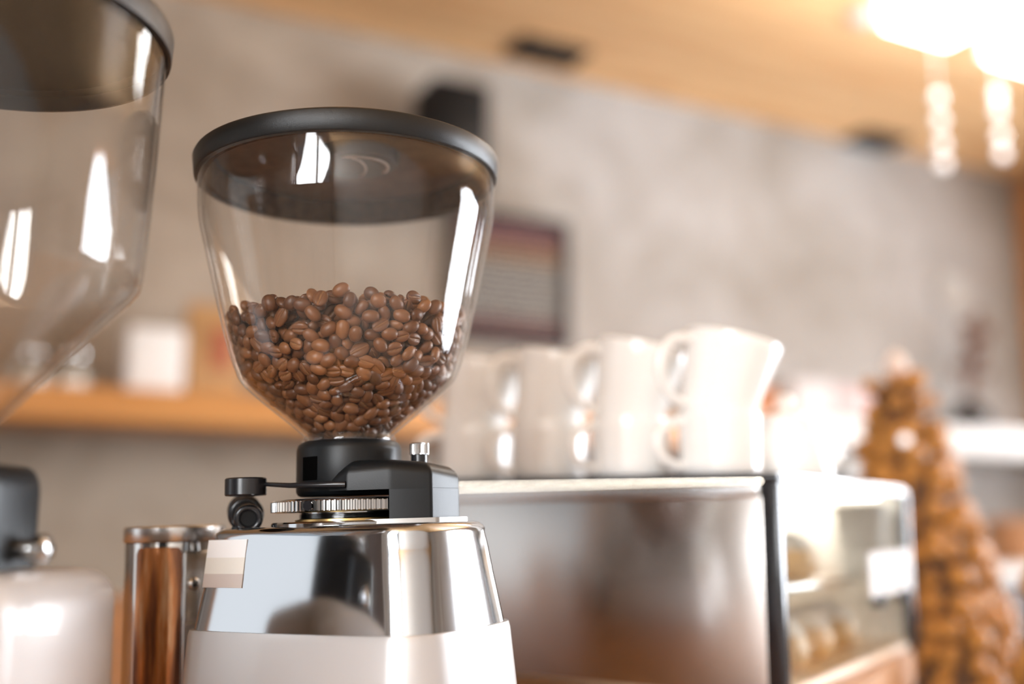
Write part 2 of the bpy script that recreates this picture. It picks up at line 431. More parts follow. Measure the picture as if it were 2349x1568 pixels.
S(room_box('wall_back', A_L - .2, A_R + .2, -0.2, 0.0, 0.0, CEIL + .1, mat_plaster('back_plaster', (0.240, 0.212, 0.185), (0.385, 0.372, 0.358), (0.98, 0.85, 0.70))))
def wall_with_window(name, axis, at0, at1, lo, hi, win):
    """wall made of four slabs around its window opening, frame and mullions as children"""
    w0, w1, z0, z1 = win
    bm = bmesh.new(); fr = []
    def slab(b, s0, s1, za, zb, ta=at0, tb=at1, bev=0):
        if axis == 'a': add_box(b, (ta, -s1, za), (tb, -s0, zb), bev)      # wall at constant a, spans n
        else: add_box(b, (s0, -tb, za), (s1, -ta, zb), bev)               # wall at constant n, spans a
    slab(bm, lo, w0, 0, CEIL + .1); slab(bm, w1, hi, 0, CEIL + .1); slab(bm, w0, w1, 0, z0); slab(bm, w0, w1, z1, CEIL + .1)
    o = S(obj(name, bm, M['plaster'], None, None)); place_room(o, 0, 0, 0)
    return o, slab
def window_frame(name, slab, win, t0, t1, nm, m):
    w0, w1, z0, z1 = win
    root = bpy.data.objects.new(name, None); C.objects.link(root); place_room(root, 0, 0, 0); S(root)
    b = bmesh.new(); f = 0.06
    slab(b, w0, w0 + f, z0, z1, t0, t1); slab(b, w1 - f, w1, z0, z1, t0, t1); slab(b, w0 + f, w1 - f, z0, z0 + f, t0, t1); slab(b, w0 + f, w1 - f, z1 - f, z1, t0, t1)
    obj('window_frame', b, m, root, None)
    for k in range(1, nm):
        b = bmesh.new(); s = w0 + (w1 - w0) * k / nm
        slab(b, s - .03, s + .03, z0 + f, z1 - f, t0, t1)
        obj('mullion', b, m, root, None)
    return root
wr, slab_r = wall_with_window('wall_right', 'a', A_R, A_R + .15, FILL_S[1], N_F, WIN_R)
_n0, _n1, _z0, _z1 = FILL_S
bm = bmesh.new(); slab_r(bm, 0, _n0, 0, CEIL + .1); slab_r(bm, _n0, _n1, 0, _z0); slab_r(bm, _n0, _n1, _z1, CEIL + .1)
o = S(obj('wall_right', bm, M['plaster'], None, None)); place_room(o, 0, 0, 0)
window_frame('fill_opening', slab_r, FILL_S, A_R + .03, A_R + .11, 1, M['door_wood'])
window_frame('window_1', slab_r, WIN_R, A_R + .03, A_R + .11, 2, M['door_wood'])
wl, slab_l = wall_with_window('wall_left', 'a', A_L - .15, A_L, REFL_D[1], N_F, WIN_L)
bm = bmesh.new(); slab_l(bm, 0, REFL_D[0], 0, CEIL + .1); slab_l(bm, REFL_D[0], REFL_D[1], 0, REFL_D[2]); slab_l(bm, REFL_D[0], REFL_D[1], REFL_D[3], CEIL + .1)
o = S(obj('wall_left', bm, M['plaster'], None, None)); place_room(o, 0, 0, 0)
window_frame('window_2', slab_l, WIN_L, A_L - .11, A_L - .03, 2, M['frame_dark'])
window_frame('refl_door', slab_l, REFL_D, A_L - .11, A_L - .03, 1, M['door_wood'])
S(room_box('wall_front', A_L - .15, A_R + .15, N_F, N_F + .15, 0.0, CEIL + .1, M['white_paint']))
# unseen post, dark pillar and cupboard added to shape reflections in the steel
S(room_box('refl_post', A_L, A_L + .05, 2.10, 2.32, 0.0, 1.40, M['counter_wood'], .004))
S(room_box('refl_pillar', A_L, A_L + .12, 2.70, 3.00, 0.0, CEIL - .03, M['dark_wood'], .004))
S(room_box('refl_cupboard', A_L + .01, A_L + .28, 2.35, 2.62, 0.0, 1.40, M['dark_wood'], .004))
# wooden trim where the back wall meets the right wall
S(room_box('trim_1', A_R - 0.035, A_R, 0.0, 0.09, 0.0, CEIL - .005, M['door_wood'], 0.004))
# boarded ceiling
cl = S(room_box('ceiling', A_L - .2, A_R + .2, -.2, N_F + .2, CEIL + .02, CEIL + .12, M['dark_wood']))
pw = 0.145; k = 0; n0 = 0.0
bm = box((-1.0, -(pw - .004) / 2, -.02), (1.0, (pw - .004) / 2, 0), 0.002, 1)
bmesh.ops.recalc_face_normals(bm, faces=bm.faces)
plank_me = bpy.data.meshes.new('plank'); bm.to_mesh(plank_me); bm.free(); plank_me.materials.append(M['ceiling_wood'])
ca_c, cn_c = (A_L + A_R) / 2, N_F / 2
while n0 < N_F:
    off = (k % 3) * 0.66
    a = A_L - off
    while a < A_R:
        o = bpy.data.objects.new('plank', plank_me); C.objects.link(o); o.parent = cl
        o.location = (a + 1.0 - ca_c, -(n0 + pw / 2 - cn_c), 0.0); o.scale = (0.999, 1, 1)
        a += 2.0
    n0 += pw; k += 1

# ------------------------------------------------------------------ counter and display case (frame of the counter run)
CC = Vector((0.21, 0.84, 0)); EF = Vector((-0.839, 0.545, 0)).normalized(); ES = Vector((-EF.y * -1, -EF.x, 0)).normalized()
CROT = math.atan2(ES.y, ES.x) - PI / 2           # local x to the right along the case front, local y away
def K(a, b, z=0.0):                              # a to the left along the case front, b away from it
    return CC + EF * a + ES * b + Vector((0, 0, z))
ZC = H - 0.14                                    # counter top
e0 = Vector((0.234, 0.815)); e1 = Vector((0.45, 1.22)); ed = (e1 - e0).normalized()
q0 = e0 - ed * 0.75; q1 = e0 + ed * 0.47
poly = [q0, q1, Vector(K(1.7, 0.52)[:2]), Vector(K(1.7, -0.85)[:2])]
cnt = thing('counter', 'orange-brown wooden bar counter under the grinders and the steel case', 'counter', (0, 0, ZC))
for zz, nm, mm, ins in ((0.0, 'worktop', M['counter_wood'], 0.0), (-0.04, 'cabinet_front', M['dark_wood'], 0.03)):
    cx = sum((p.x for p in poly)) / 4; cy = sum((p.y for p in poly)) / 4
    pp = [(cx + (p.x - cx) * (1 - ins), cy + (p.y - cy) * (1 - ins)) for p in poly]
    z1 = zz; z0 = -0.04 if nm == 'worktop' else -ZC
    obj(nm, loft([[(x, y, z0) for x, y in pp], [(x, y, z1) for x, y in pp]]), mm, cnt, None)

case = thing('display_case', 'stainless steel backed display case with glass side and black corner post', 'display case', K(0, 0, ZC), CROT)
CW, CD, CH = 0.47, 0.44, 0.18
obj('back_panel', box((-CW, 0.0, 0.006), (-0.012, 0.006, CH - .012), 0.0015), M['panel_steel'], case)
obj('panel_ledge', box((-CW, -0.004, CH - .020), (-0.012, 0.004, CH - .007), 0.003, 3), M['tin_lid'], case)
obj('top_trim', box((-CW, -0.003, CH - .0065), (0.003, 0.012, CH), 0.002), M['black_gloss'], case)
obj('corner_post', box((-.0125, -.003, 0), (.003, .010, CH - .0065), 0.002), M['black_gloss'], case)
obj('top_plate', box((-CW, 0.012, CH - .004), (0.0, CD, CH), 0.001), M['tin_lid'], case)
obj('side_rail', box((-.006, .012, CH - .010), (0.003, CD, CH - .0042), 0.001), M['brushed'], case)
obj('glass_pane', box((-.004, .012, .012), (0, CD - .008, CH - .010)), M['clear_glass'], case, None)
obj('added_white_panel', box((-CW + .01, CD - .005, .012), (-.0085, CD - .001, CH - .006)), M['white_box'], case, None)  # white panel added at the far side so the case reads bright
obj('corner_post', box((-.008, CD - .008, 0), (.003, CD + .003, CH - .0042), 0.001), M['black_gloss'], case)
obj('side_panel', box((-CW, .008, 0), (-CW + .008, CD, CH - .004)), M['brushed'], case, None)
obj('case_floor', box((-CW + .008, .007, 0.002), (-.004, CD - .006, .012)), mat('pale_board', (0.80, 0.60, 0.40), .45, var=.15), case, None)
obj('fill_strip', box((-CW + .04, .016, CH - .012), (-.02, .030, CH - .004), .002), mat('case_fill', (1, 1, 1), .5, emit=(1.0, 0.90, 0.76), estr=13.0), case)  # unseen glowing strips added to brighten the inside of the case
obj('fill_strip', box((-CW + .04, CD - .05, CH - .012), (-.02, CD - .036, CH - .004), .002), bpy.data.materials['case_fill'], case)
# powdered buns and small white jars inside the case
def bun(loc, r, label, sugar=True):
    t = thing('sugar_bun', label, 'pastry', loc, rnd.uniform(0, 3), 'pastries inside the display case')
    obj('bun_body', lathe([(0, 0), (r * .75, 0), (r * .98, r * .25), (r, r * .5), (r * .9, r * .85), (r * .6, r * 1.15), (0, r * 1.3)], 28), M['bun'], t, 180)
    obj('sugar_top', lathe([(r * .93, r * .84), (r * .63, r * 1.19), (r * .3, r * 1.31), (0, r * 1.34)], 28), M['sugar'], t, 180)
    return t
FL = ZC + .012
spots = [(.055, .12, 'sugar dusted bun nearest the black post inside the glass case'), (.06, .215, 'sugar dusted bun second from the black post inside the glass case'),
         (.065, .315, 'sugar dusted bun farthest along the case floor beside the glass'), (.15, .16, 'sugar dusted bun in the rear row of the case behind the first bun'),
         (.15, .27, 'sugar dusted bun in the rear row of the case behind the third bun')]
for a, b, lb in spots: bun(K(a, b, FL), .036, lb)
tr = thing('serving_tray', 'pale raised tray holding buns inside the glass case', 'tray', K(.13, .22, FL), CROT)
obj('tray_plate', box((-.055, -.17, .068), (.105, .18, .074), .002), M['ceramic'], tr)
for sx in (-.05, .10):
    for sy in (-.16, .17): obj('tray_leg', box((sx - .004, sy - .004, 0), (sx + .004, sy + .004, .068)), M['ceramic'], tr, None)
for a, b, lb in ((.07, .10, 'sugar bun on the raised tray closest to the black post'), (.065, .20, 'sugar bun on the middle of the raised tray'), (.16, .15, 'sugar bun at the inner side of the raised tray')):
    bun(K(a, b, FL + .0745), .034, lb)
cup = thing('paper_cup', 'grey white paper cup on the raised tray at the far end of the case', 'cup', K(.040, .392, FL + .0745))
obj('cup_body', lathe([(0, 0), (.022, 0), (.03, .072), (.028, .072), (.021, .003), (0, .003)], 32), M['white_paint'], cup)
obj('cup_rim', lathe([(.0295, .0715), (.0315, .072), (.0315, .0745), (.0295, .075)], 32, closed=True), M['white_paint'], cup)

# price card clipped onto the glass side of the case
cd_ = thing('price_card', 'white price card with pink print clipped to the glass side of the case', 'card', K(0, .33, ZC + .066), CROT)
card = obj('card_sheet', box((.0045, -.085, .001), (.0065, .088, .045), .0008, 1), M['card'], cd_)
pr = mat('pink_print', (0.62, 0.36, 0.32), .7)
for z0, w in ((.032, .045), (.022, .060), (.012, .038)):
    obj('printed_line', box((.0064, -w, z0), (.0070, w, z0 + .004)), pr, card, None)
for y0 in (-.05, .05):
    obj('clip', box((.0005, y0 - .012, -.008), (.0085, y0 + .012, .004), .001), M['black_matte'], cd_)

# ------------------------------------------------------------------ mugs on the case
def mug_parts(root, rb, rt, h, ang, hs=1.0):
    t = .0028
    pr = [(0, .0015), (rb * .8, .0015), (rb * .82, 0), (rb * .93, 0), (rb, .004)]
    for k in range(1, 9):
        f = k / 8; pr.append((rb + (rt - rb) * f ** 1.25, .004 + (h - .006) * f))
    pr += [(rt - .0004, h - .0004), (rt - t * .5, h), (rt - t, h - .001)]
    for k in range(7, 0, -1):
        f = k / 8; pr.append((rb + (rt - rb) * f ** 1.25 - t, .004 + (h - .006) * f))
    pr += [(rb * .8, .006), (0, .005)]
    obj('cup_body', lathe(pr, 48), M['ceramic'], root, 60)
    R = Matrix.Rotation(ang, 4, 'Z'); pts = []
    for k in range(15):
        f = k / 14; th = -PI * .54 + PI * 1.08 * f
        zz = h * .50 + h * .36 * math.sin(th); rr = rb + (rt - rb) * max(0, zz / h) - .0015 + .027 * hs * max(0, math.cos(th)) ** .8
        pts.append(R @ Vector((rr, 0, zz)))
    obj('handle', tube(pts, .0042, 10), M['ceramic'], root, 180)
px_m = (0.065, 0.152, 0.239, 0.326)
words = ('first from the black corner post', 'second from the black corner post', 'third from the black corner post', 'fourth from the black corner post')
HAND = math.radians(197)
top_z = H + 0.04
for i, a in enumerate(px_m):
    base = K(a, .048, top_z)
    lo = thing('coffee_mug', 'upright white mug in the lower row on the case, ' + words[i], 'mug', base, 0, 'white mugs stacked on the display case')
    mug_parts(lo, .0345, .0365, .054, HAND + (0, .1, -.08, .05)[i], .95)
    up = thing('coffee_mug', 'tilted white mug stacked in the upper row, ' + words[i], 'mug', base + Vector((-.0035, 0, .0445)), 0, 'white mugs stacked on the display case')
    up.rotation_euler = (math.radians(2), math.radians((13.5, 12, 11, 10)[i]), 0)
    mug_parts(up, .0315, .0425, .078, HAND + (.05, -.05, 0, .1)[i], 1.1)
# white covered bowl and saucers behind the last mug
bw = thing('sugar_bowl', 'white lidded sugar bowl on the case behind the rightmost mug', 'bowl', K(.045, .165, top_z))
obj('bowl_body', lathe([(0, 0), (.040, 0), (.043, .004), (.040, .022), (.034, .042), (.030, .050), (.026, .050), (0, .046)], 40), M['ceramic'], bw, 60)
obj('bowl_lid', lathe([(.031, .050), (.032, .053), (.026, .060), (.012, .065), (0, .066)], 40), M['ceramic'], bw, 60)
obj('lid_knob', lathe([(.004, .064), (.005, .068), (.009, .072), (.0095, .077), (.006, .081), (0, .082)], 24), M['ceramic'], bw, 180)
obj('bowl_handle', tube([(.034, 0, .044), (.043, 0, .046), (.049, 0, .036), (.049, 0, .02), (.042, 0, .012)], .004), M['ceramic'], bw, 180)
for k in range(3):
    s = thing('saucer', ('lowest', 'middle', 'topmost')[k] + ' white saucer of the small stack beside the sugar bowl', 'saucer', K(.078, .315, top_z + k * .0065), 0, 'saucers stacked on the display case')
    obj('plate', lathe([(0, .001), (.030, .001), (.034, 0), (.038, .001), (.055, .007), (.064, .0105), (.0645, .0115), (.055, .009), (.036, .005), (0, .005)], 40), M['ceramic'], s, 60)

# ------------------------------------------------------------------ the main grinder
AX = Vector((-0.0968, 0.66, 0))
GROT = math.radians(-29.3)
def GZ(Z): return Z + 0.14                       # camera-relative height to height above the counter
g = thing('coffee_grinder', 'polished aluminium coffee grinder with clear hopper half full of beans', 'coffee grinder', (AX.x, AX.y, ZC))
g.rotation_euler = (0, math.radians(-1.7), 0)
TILT = Matrix.Translation((AX.x, AX.y, ZC)) @ Matrix.Rotation(math.radians(-1.7), 4, 'Y')
# body outlines in the plane, rotated with the counter run
def outline(hx, hy, r, bulge, seg=8):
    pts = []
    base = round_poly([(-hx, -hy), (hx, -hy), (hx, hy), (-hx, hy)], [r * .8, r, r * 1.2, r * .9], seg)
    # add points along the front so that it can bow outwards
    out = []
    n = len(base)
    for i in range(n):
        p, q = Vector(base[i]), Vector(base[(i + 1) % n]); d = (q - p).length
        m = 12 if d > .02 else 1
        for j in range(m): out.append(p.lerp(q, j / m))
    res = []
    c, s = math.cos(GROT), math.sin(GROT)
    for p in out:
        x, y = p.x, p.y
        if y < 0: y -= bulge * (1 - (x / hx) ** 2) * (-y / hy)
        if x > 0: x += bulge * 1.3 * (1 - (y / hy) ** 2) * (x / hx)
        res.append((c * x - s * y, s * x + c * y))
    return res
def sec(hx, hy, r, bulge, z): return [(x, y, z) for x, y in outline(hx, hy, r, bulge)]
HX, HY = .0840, .0530
zt, zs = GZ(-.0012), GZ(-.0612)
crown = []
for f, ins in ((0, 0), (.25, .0022), (.5, .0044), (.75, .0064), (.90, .0080)):
    crown.append(sec(HX - ins, HY - ins, .017, .006, zs + (zt - zs) * f))
for k in range(1, 6):
    t = k / 5 * PI / 2
    crown.append(sec(HX - .0080 - .0058 * (1 - math.cos(t)), HY - .0080 - .0058 * (1 - math.cos(t)), .015, .006, zs + (zt - zs) * .90 + (zt - zs) * .10 * math.sin(t)))
obj('crown', loft(crown), M['polished'], g, 50)
b2 = [sec(HX + .008, HY + .008, .022, .007, .012), sec(HX + .0058, HY + .0058, .021, .007, zs - .04), sec(HX + .0032, HY + .0032, .019, .006, zs - .003), sec(HX + .0022, HY + .0022, .018, .006, zs + .0004), sec(HX - .004, HY - .004, .016, .006, zs + .0006)]
obj('lower_body', loft(b2), M['body_paint'], g, 50)
for sx in (-1, 1):
    for sy in (-1, 1):
        c, s = math.cos(GROT), math.sin(GROT); x, y = sx * .062, sy * .036
        obj('foot', lathe([(0, .003), (.009, .003), (.010, .005), (.010, .013), (0, .013)], 20, Matrix.Translation((c * x - s * y, s * x + c * y, .0))), M['black_matte'], g)
# flange, thread, knurled ring
obj('flange', lathe([(0, GZ(-.003)), (.0478, GZ(-.003)), (.0480, GZ(.0002)), (.0470, GZ(.0012)), (0, GZ(.0012))], 64), M['polished'], g, 30)
obj('base_plate', loft([[(x, y, z) for x, y in round_poly([(.015, -.043), (.058, -.040), (.074, -.012), (.067, .032), (.015, .032)], [.004] * 5, 3)] for z in (GZ(-.0028), GZ(.0016))]), mat('grey_plate', (.36, .34, .32), .4, metal=.7), g)
th = [(0, GZ(.001)), (.0315, GZ(.001))]
for k in range(6): th += [(.0315, GZ(.0012 + k * .0009)), (.0303, GZ(.0016 + k * .0009))]
th += [(.0303, GZ(.008)), (0, GZ(.008))]
obj('thread', lathe(th, 64), M['chrome'], g, 30)
obj('brass_washer', lathe([(.025, GZ(.0010)), (.0335, GZ(.0010)), (.0335, GZ(.0026)), (.025, GZ(.0026))], 48, None, True), M['brass'], g, 30)
bm = bmesh.new(); NT = 96; ring = []
rows = [(GZ(.0066), .0462, 0), (GZ(.0072), .0480, .0), (GZ(.0076), .0480, 1), (GZ(.0130), .0480, 1), (GZ(.0134), .0480, 0), (GZ(.0142), .0468, 0)]
for z, r, kn in rows:
    rg = []
    for k in range(NT * 4):
        a = 2 * PI * k / (NT * 4); rr = r - (.0013 if (kn and k % 4 in (0, 1)) else 0)
        rg.append(bm.verts.new((rr * math.cos(a), rr * math.sin(a), z)))
    ring.append(rg)
for A, B in zip(ring[:-1], ring[1:]):
    for k in range(NT * 4): bm.faces.new((A[k], A[(k + 1) % (NT * 4)], B[(k + 1) % (NT * 4)], B[k]))
bm.faces.new(ring[0][::-1]); bm.faces.new(ring[-1])
kr = obj('knurled_ring', bm, M['chrome'], g, 30)
ha = math.atan2(-.0405, -.0155)
obj('ring_hole', lathe([(0, 0), (.0025, 0), (.0029, .0009), (.0029, .002), (0, .002)], 20, Matrix.Translation((.0468 * math.cos(ha), .0468 * math.sin(ha), GZ(.0104))) @ Matrix.Rotation(ha, 4, 'Z') @ Matrix.Rotation(PI / 2, 4, 'Y')), M['black_gloss'], kr)
obj('ring_disc', lathe([(0, GZ(.0138)), (.040, GZ(.0138)), (.040, GZ(.0148)), (0, GZ(.0148))], 48), M['black_satin'], kr)
# adjusting collar with its wing housing
cp = [(0, GZ(.0165)), (.0300, GZ(.0165)), (.0318, GZ(.0175)), (.0328, GZ(.0195)), (.0326, GZ(.0450)), (.0318, GZ(.0478)), (.0300, GZ(.0496)), (.0272, GZ(.0505)), (0, GZ(.0505))]
col_ = obj('collar', lathe(cp, 64), M['black_satin'], g, 50)
def wing_z(x):                                   # height of the housing top, falling away to the right
    t = max(0.0, min(1.0, (x + .014) / .088))
    lo_ = .010 * max(0.0, (.014 - x) / .0225) ** 2
    return .0362 - lo_ + .0016 * math.sin(t * PI * .9) - .0065 * t ** 2.4
WP = [(-.0085, -.0318), (.004, -.0385), (.030, -.0395), (.0540, -.0365), (.0690, -.0105), (.063, .028), (.010, .034), (-.006, .030)]
WRD = [.004, .006, .02, .0030, .0035, .006, .01, .006]
wp = round_poly(WP, WRD, 4)
wc = Vector((.025, 0))
def wsec(inset, f):                              # f: 0 bottom of the housing, 1 top, with the inset of a rounded shoulder
    out = []
    for x, y in wp:
        d = Vector((x, y)) - wc; q = wc + d * (1 - inset / d.length)
        out.append((q.x, q.y, f(q.x)))
    return out
zb_l = GZ(.0017); zb_u = GZ(.0188)
secs = [wsec(0, lambda x: zb_u), wsec(0, lambda x: GZ(wing_z(x) - .0075))]
for k in range(1, 7):
    t = k / 6 * PI / 2
    secs.append(wsec(.009 * (1 - math.cos(t)), lambda x, t=t: GZ(wing_z(x) - .0075 + .0075 * math.sin(t))))
wing = obj('wing_housing', loft(secs), M['black_satin'], g, 45)
lower = round_poly([(.0290, -.0393), (.0540, -.0365), (.0690, -.0105), (.063, .028), (.0290, .030)], [.0005, .0030, .0035, .006, .002], 4)
obj('wing_block', loft([[(x * 1.0, y, z) for x, y in lower] for z in (zb_l, zb_u + .0004)]), M['black_satin'], wing, 45)
# black patch on the collar, coloured as the shade inside a hollow, slot in the housing
na = math.atan2(-.0285, -.0172)
def on_collar(dx, z, r): return (dx, -math.sqrt(max(1e-9, r * r - dx * dx)), GZ(z))
bm = bmesh.new()
xa, xb = -.0250, -.0150
cols = [xa + (xb - xa) * k / 6 for k in range(7)]
lo_r = [bm.verts.new(on_collar(x, .0258, .0330)) for x in cols]; hi_r = [bm.verts.new(on_collar(x, .0400, .0330)) for x in cols]
lo_i = [bm.verts.new((v.co.x * .95, v.co.y * .95, v.co.z)) for v in lo_r]; hi_i = [bm.verts.new((v.co.x * .95, v.co.y * .95, v.co.z)) for v in hi_r]
for k in range(6):
    bm.faces.new((lo_r[k], lo_r[k + 1], hi_r[k + 1], hi_r[k])); bm.faces.new((lo_i[k], hi_i[k], hi_i[k + 1], lo_i[k + 1]))
    bm.faces.new((lo_r[k], lo_i[k], lo_i[k + 1], lo_r[k + 1])); bm.faces.new((hi_r[k], hi_r[k + 1], hi_i[k + 1], hi_i[k]))
for k in (0, 6): bm.faces.new((lo_r[k], hi_r[k], hi_i[k], lo_i[k]))
obj('shade_patch', bm, mat('notch_shade', (0.002, 0.002, 0.002), 0.9, spec=0.0), col_, None)
# thumb screw
ts = Matrix.Translation((.0450, -.0130, 0))
obj('screw_stem', lathe([(0, GZ(.031)), (.0051, GZ(.031)), (.0051, GZ(.0402)), (0, GZ(.0402))], 24, ts), M['black_gloss'], g)
bm = bmesh.new(); R_ = []
for z, r, kn in ((GZ(.0398), .0050, 0), (GZ(.0402), .0057, 0), (GZ(.0408), .0058, 1), (GZ(.0462), .0058, 1), (GZ(.0468), .0057, 0), (GZ(.0473), .0050, 0)):
    rg = []
    for k in range(96):
        a = 2 * PI * k / 96; rr = r - (.00028 if kn and k % 2 else 0)
        rg.append(bm.verts.new((.0450 + rr * math.cos(a), -.0130 + rr * math.sin(a), z)))
    R_.append(rg)
for A, B in zip(R_[:-1], R_[1:]):
    for k in range(96): bm.faces.new((A[k], A[(k + 1) % 96], B[(k + 1) % 96], B[k]))
bm.faces.new(R_[0][::-1]); bm.faces.new(R_[-1])
obj('screw_cap', bm, M['chrome'], g, 30)
# lever with round knob
hd = Vector((-.0590, -.0230, GZ(.0178)))
lev = obj('lever_arm', tube([hd + Vector((.010, .0, .0068)), (-.030, -.0335, GZ(.0228)), (-.004, -.0385, GZ(.0224)), (.0035, -.0385, GZ(.0222))], [.0013, .0016, .0022, .0021], 10), M['black_gloss'], g)
obj('lever_knob', lathe([(0, 0), (.0118, 0), (.0124, .0007), (.0124, .0099), (.0116, .0107), (0, .0109)], 40, Matrix.Translation(hd)), M['black_gloss'], lev, 40)
# black cable gland behind the knob
cgp = [Vector((-.0720, .026, GZ(.0100))), Vector((-.0665, .008, GZ(.0075))), Vector((-.0610, -.008, GZ(.0045)))]
cgl = obj('cable_gland', tube([cgp[0] + Vector((-.004, .012, .002)), cgp[0], cgp[1], cgp[2]], [.0085, .0085, .0085, .0070], 24), M['black_satin'], g, 40)
dirv = (cgp[2] - cgp[0]).normalized()
for c, r, t in ((cgp[0], .0108, .0028), (cgp[1], .0112, .0026), (cgp[2], .0090, .0022)):
    mt = Matrix.Translation(c) @ dirv.to_track_quat('Z', 'Y').to_matrix().to_4x4()
    pr_ = [(r - t + t * math.cos(a), t * math.sin(a)) for a in [2 * PI * k / 12 for k in range(12)]]
    obj('rubber_ring', lathe(pr_, 32, mt, True), M['black_gloss'], cgl, 180)
obj('gland_foot', box((-.072, -.006, GZ(-.006)), (-.058, .006, GZ(.000)), .001), M['black_satin'], cgl)
# three-band sticker on the left of the crown's front, laid onto its surface
def crown_front(xl, z):                          # point on the front of the crown, local frame of the grinder
    f = (z - zs) / (zt - zs); ins = .0080 * f / .90
    hx, hy = HX - ins, HY - ins
    y = -hy - .006 * (1 - (xl / hx) ** 2)
    c, s = math.cos(GROT), math.sin(GROT)
    return Vector((c * xl - s * y, s * xl + c * y, z))
c_, s_ = math.cos(GROT), math.sin(GROT)
fn = Vector((s_, -c_, .12)).normalized()
stk = None
x0, x1 = -.0725, -.0375
for nm, mm, z1, z0 in (('white_band', M['sticker_a'], -.0080, -.0185), ('ivory_band', M['sticker_b'], -.0185, -.0280), ('taupe_band', M['sticker_c'], -.0280, -.0360)):
    bm = bmesh.new(); nx = 6; fr_, bk_ = [], []
    for j in range(2):
        z = (z1, z0)[j]; rowf, rowb = [], []
        for i in range(nx + 1):
            sk = (-.0020 - (-z - .0075) * .03)
            xl = x0 + (x1 - x0) * i / nx + sk * 0
            p = crown_front(xl, GZ(z - .0030 * (i / nx) * 0))
            rowf.append(bm.verts.new(p + fn * .0006)); rowb.append(bm.verts.new(p - fn * .0004))
        fr_.append(rowf); bk_.append(rowb)
    for i in range(nx):
        bm.faces.new((fr_[0][i], fr_[1][i], fr_[1][i + 1], fr_[0][i + 1]))
        bm.faces.new((bk_[0][i], bk_[0][i + 1], bk_[1][i + 1], bk_[1][i]))
        for j in range(2): bm.faces.new((fr_[j][i], fr_[j][i + 1], bk_[j][i + 1], bk_[j][i]))
    for i in (0, nx): bm.faces.new((fr_[0][i], bk_[0][i], bk_[1][i], fr_[1][i]))
    if stk is None:
        stk = obj('sticker', bm, mm, g, None); stk['label'] = 'white, ivory and taupe banded sticker'
    else: obj(nm, bm, mm, stk, None)

# hopper
HP = [(.0259, .0505), (.0265, .0530), (.0558, .0771), (.0640, .0845), (.0680, .0895), (.0702, .0945), (.0743, .1063), (.0808, .1312), (.0874, .1606), (.0930, .1850), (.0944, .1930), (.0950, .2010), (.0953, .2120), (.0953, .2240)]
def smooth_prof(pr, n=4):
    out = []
    for i in range(len(pr) - 1):
        p0 = pr[max(i - 1, 0)]; p1 = pr[i]; p2 = pr[i + 1]; p3 = pr[min(i + 2, len(pr) - 1)]
        for k in range(n):
            t = k / n
            out.append(tuple(.5 * ((2 * p1[j]) + (-p0[j] + p2[j]) * t + (2 * p0[j] - 5 * p1[j] + 4 * p2[j] - p3[j]) * t * t + (-p0[j] + 3 * p1[j] - 3 * p2[j] + p3[j]) * t ** 3) for j in (0, 1)))
    out.append(pr[-1]); return out
HS = smooth_prof(HP, 3)
WT = .0026
def offset_prof(pr, d):
    out = []
    for i, p in enumerate(pr):
        a = Vector(pr[max(i - 1, 0)]); b = Vector(pr[min(i + 1, len(pr) - 1)]); t = (b - a).normalized()
        out.append((p[0] - t.y * d, p[1] + t.x * d))
    return out
HI = offset_prof(HS, WT)
hop = obj('hopper', lathe([(r, GZ(z)) for r, z in HS] + [(r, GZ(z)) for r, z in HI[::-1]], 96, None, True), M['hopper'], g, 50)
hop['label'] = 'clear funnel-shaped plastic hopper'
obj('hopper_foot', lathe([(.0290, GZ(.0500)), (.0292, GZ(.0518)), (.0272, GZ(.0545)), (.0266, GZ(.0538)), (.0262, GZ(.0500))], 64, None, True), M['hopper'], hop, 50)
lid = obj('lid_rim', lathe([(.0930, GZ(.2196)), (.0968, GZ(.2192)), (.0976, GZ(.2200)), (.0986, GZ(.2310)), (.0980, GZ(.2322)), (.0964, GZ(.2330)), (.0700, GZ(.2400)), (.0, GZ(.2450)), (.0, GZ(.2440)), (.0700, GZ(.2390)), (.0905, GZ(.2325)), (.0930, GZ(.2300))], 128), M['lid_rim'], g, 40)
obj('lid_inner_band', lathe([(.0925, GZ(.2200)), (.0915, GZ(.2320)), (.0860, GZ(.2375)), (.0840, GZ(.2370)), (.0885, GZ(.2310)), (.0900, GZ(.2200))], 96, None, True), M['dusty_skirt'], lid, 50)
obj('lid_panel', lathe([(0, GZ(.2385)), (.0700, GZ(.2360)), (.0850, GZ(.2345)), (.0850, GZ(.2355)), (.0700, GZ(.2370)), (0, GZ(.2395))], 64), M['smoke_panel'], lid, 50)
boss = obj('lid_boss', lathe([(0, GZ(.2290)), (.022, GZ(.2290)), (.026, GZ(.2300)), (.028, GZ(.2330)), (.028, GZ(.2384)), (0, GZ(.2384))], 48, Matrix.Translation((.006, -.006, 0))), M['boss'], lid, 40)
cr_ = [(.006 + (.0205) * math.cos(t), -.006 + .0205 * math.sin(t), GZ(.2288)) for t in [-1.9 + 2.6 * k / 14 for k in range(15)]]
obj('boss_ridge', tube(cr_, [.0004] + [.0012] * 13 + [.0004], 8), M['sticker_c'], boss, 180)
cr_ = [(.006 + .010 * math.cos(t) - .004, -.006 + .019 * math.sin(t), GZ(.2289)) for t in [-1.3 + 2.6 * k / 12 for k in range(13)]]
obj('boss_ridge', tube(cr_, [.0003] + [.0009] * 11 + [.0003], 8), M['sticker_c'], boss, 180)

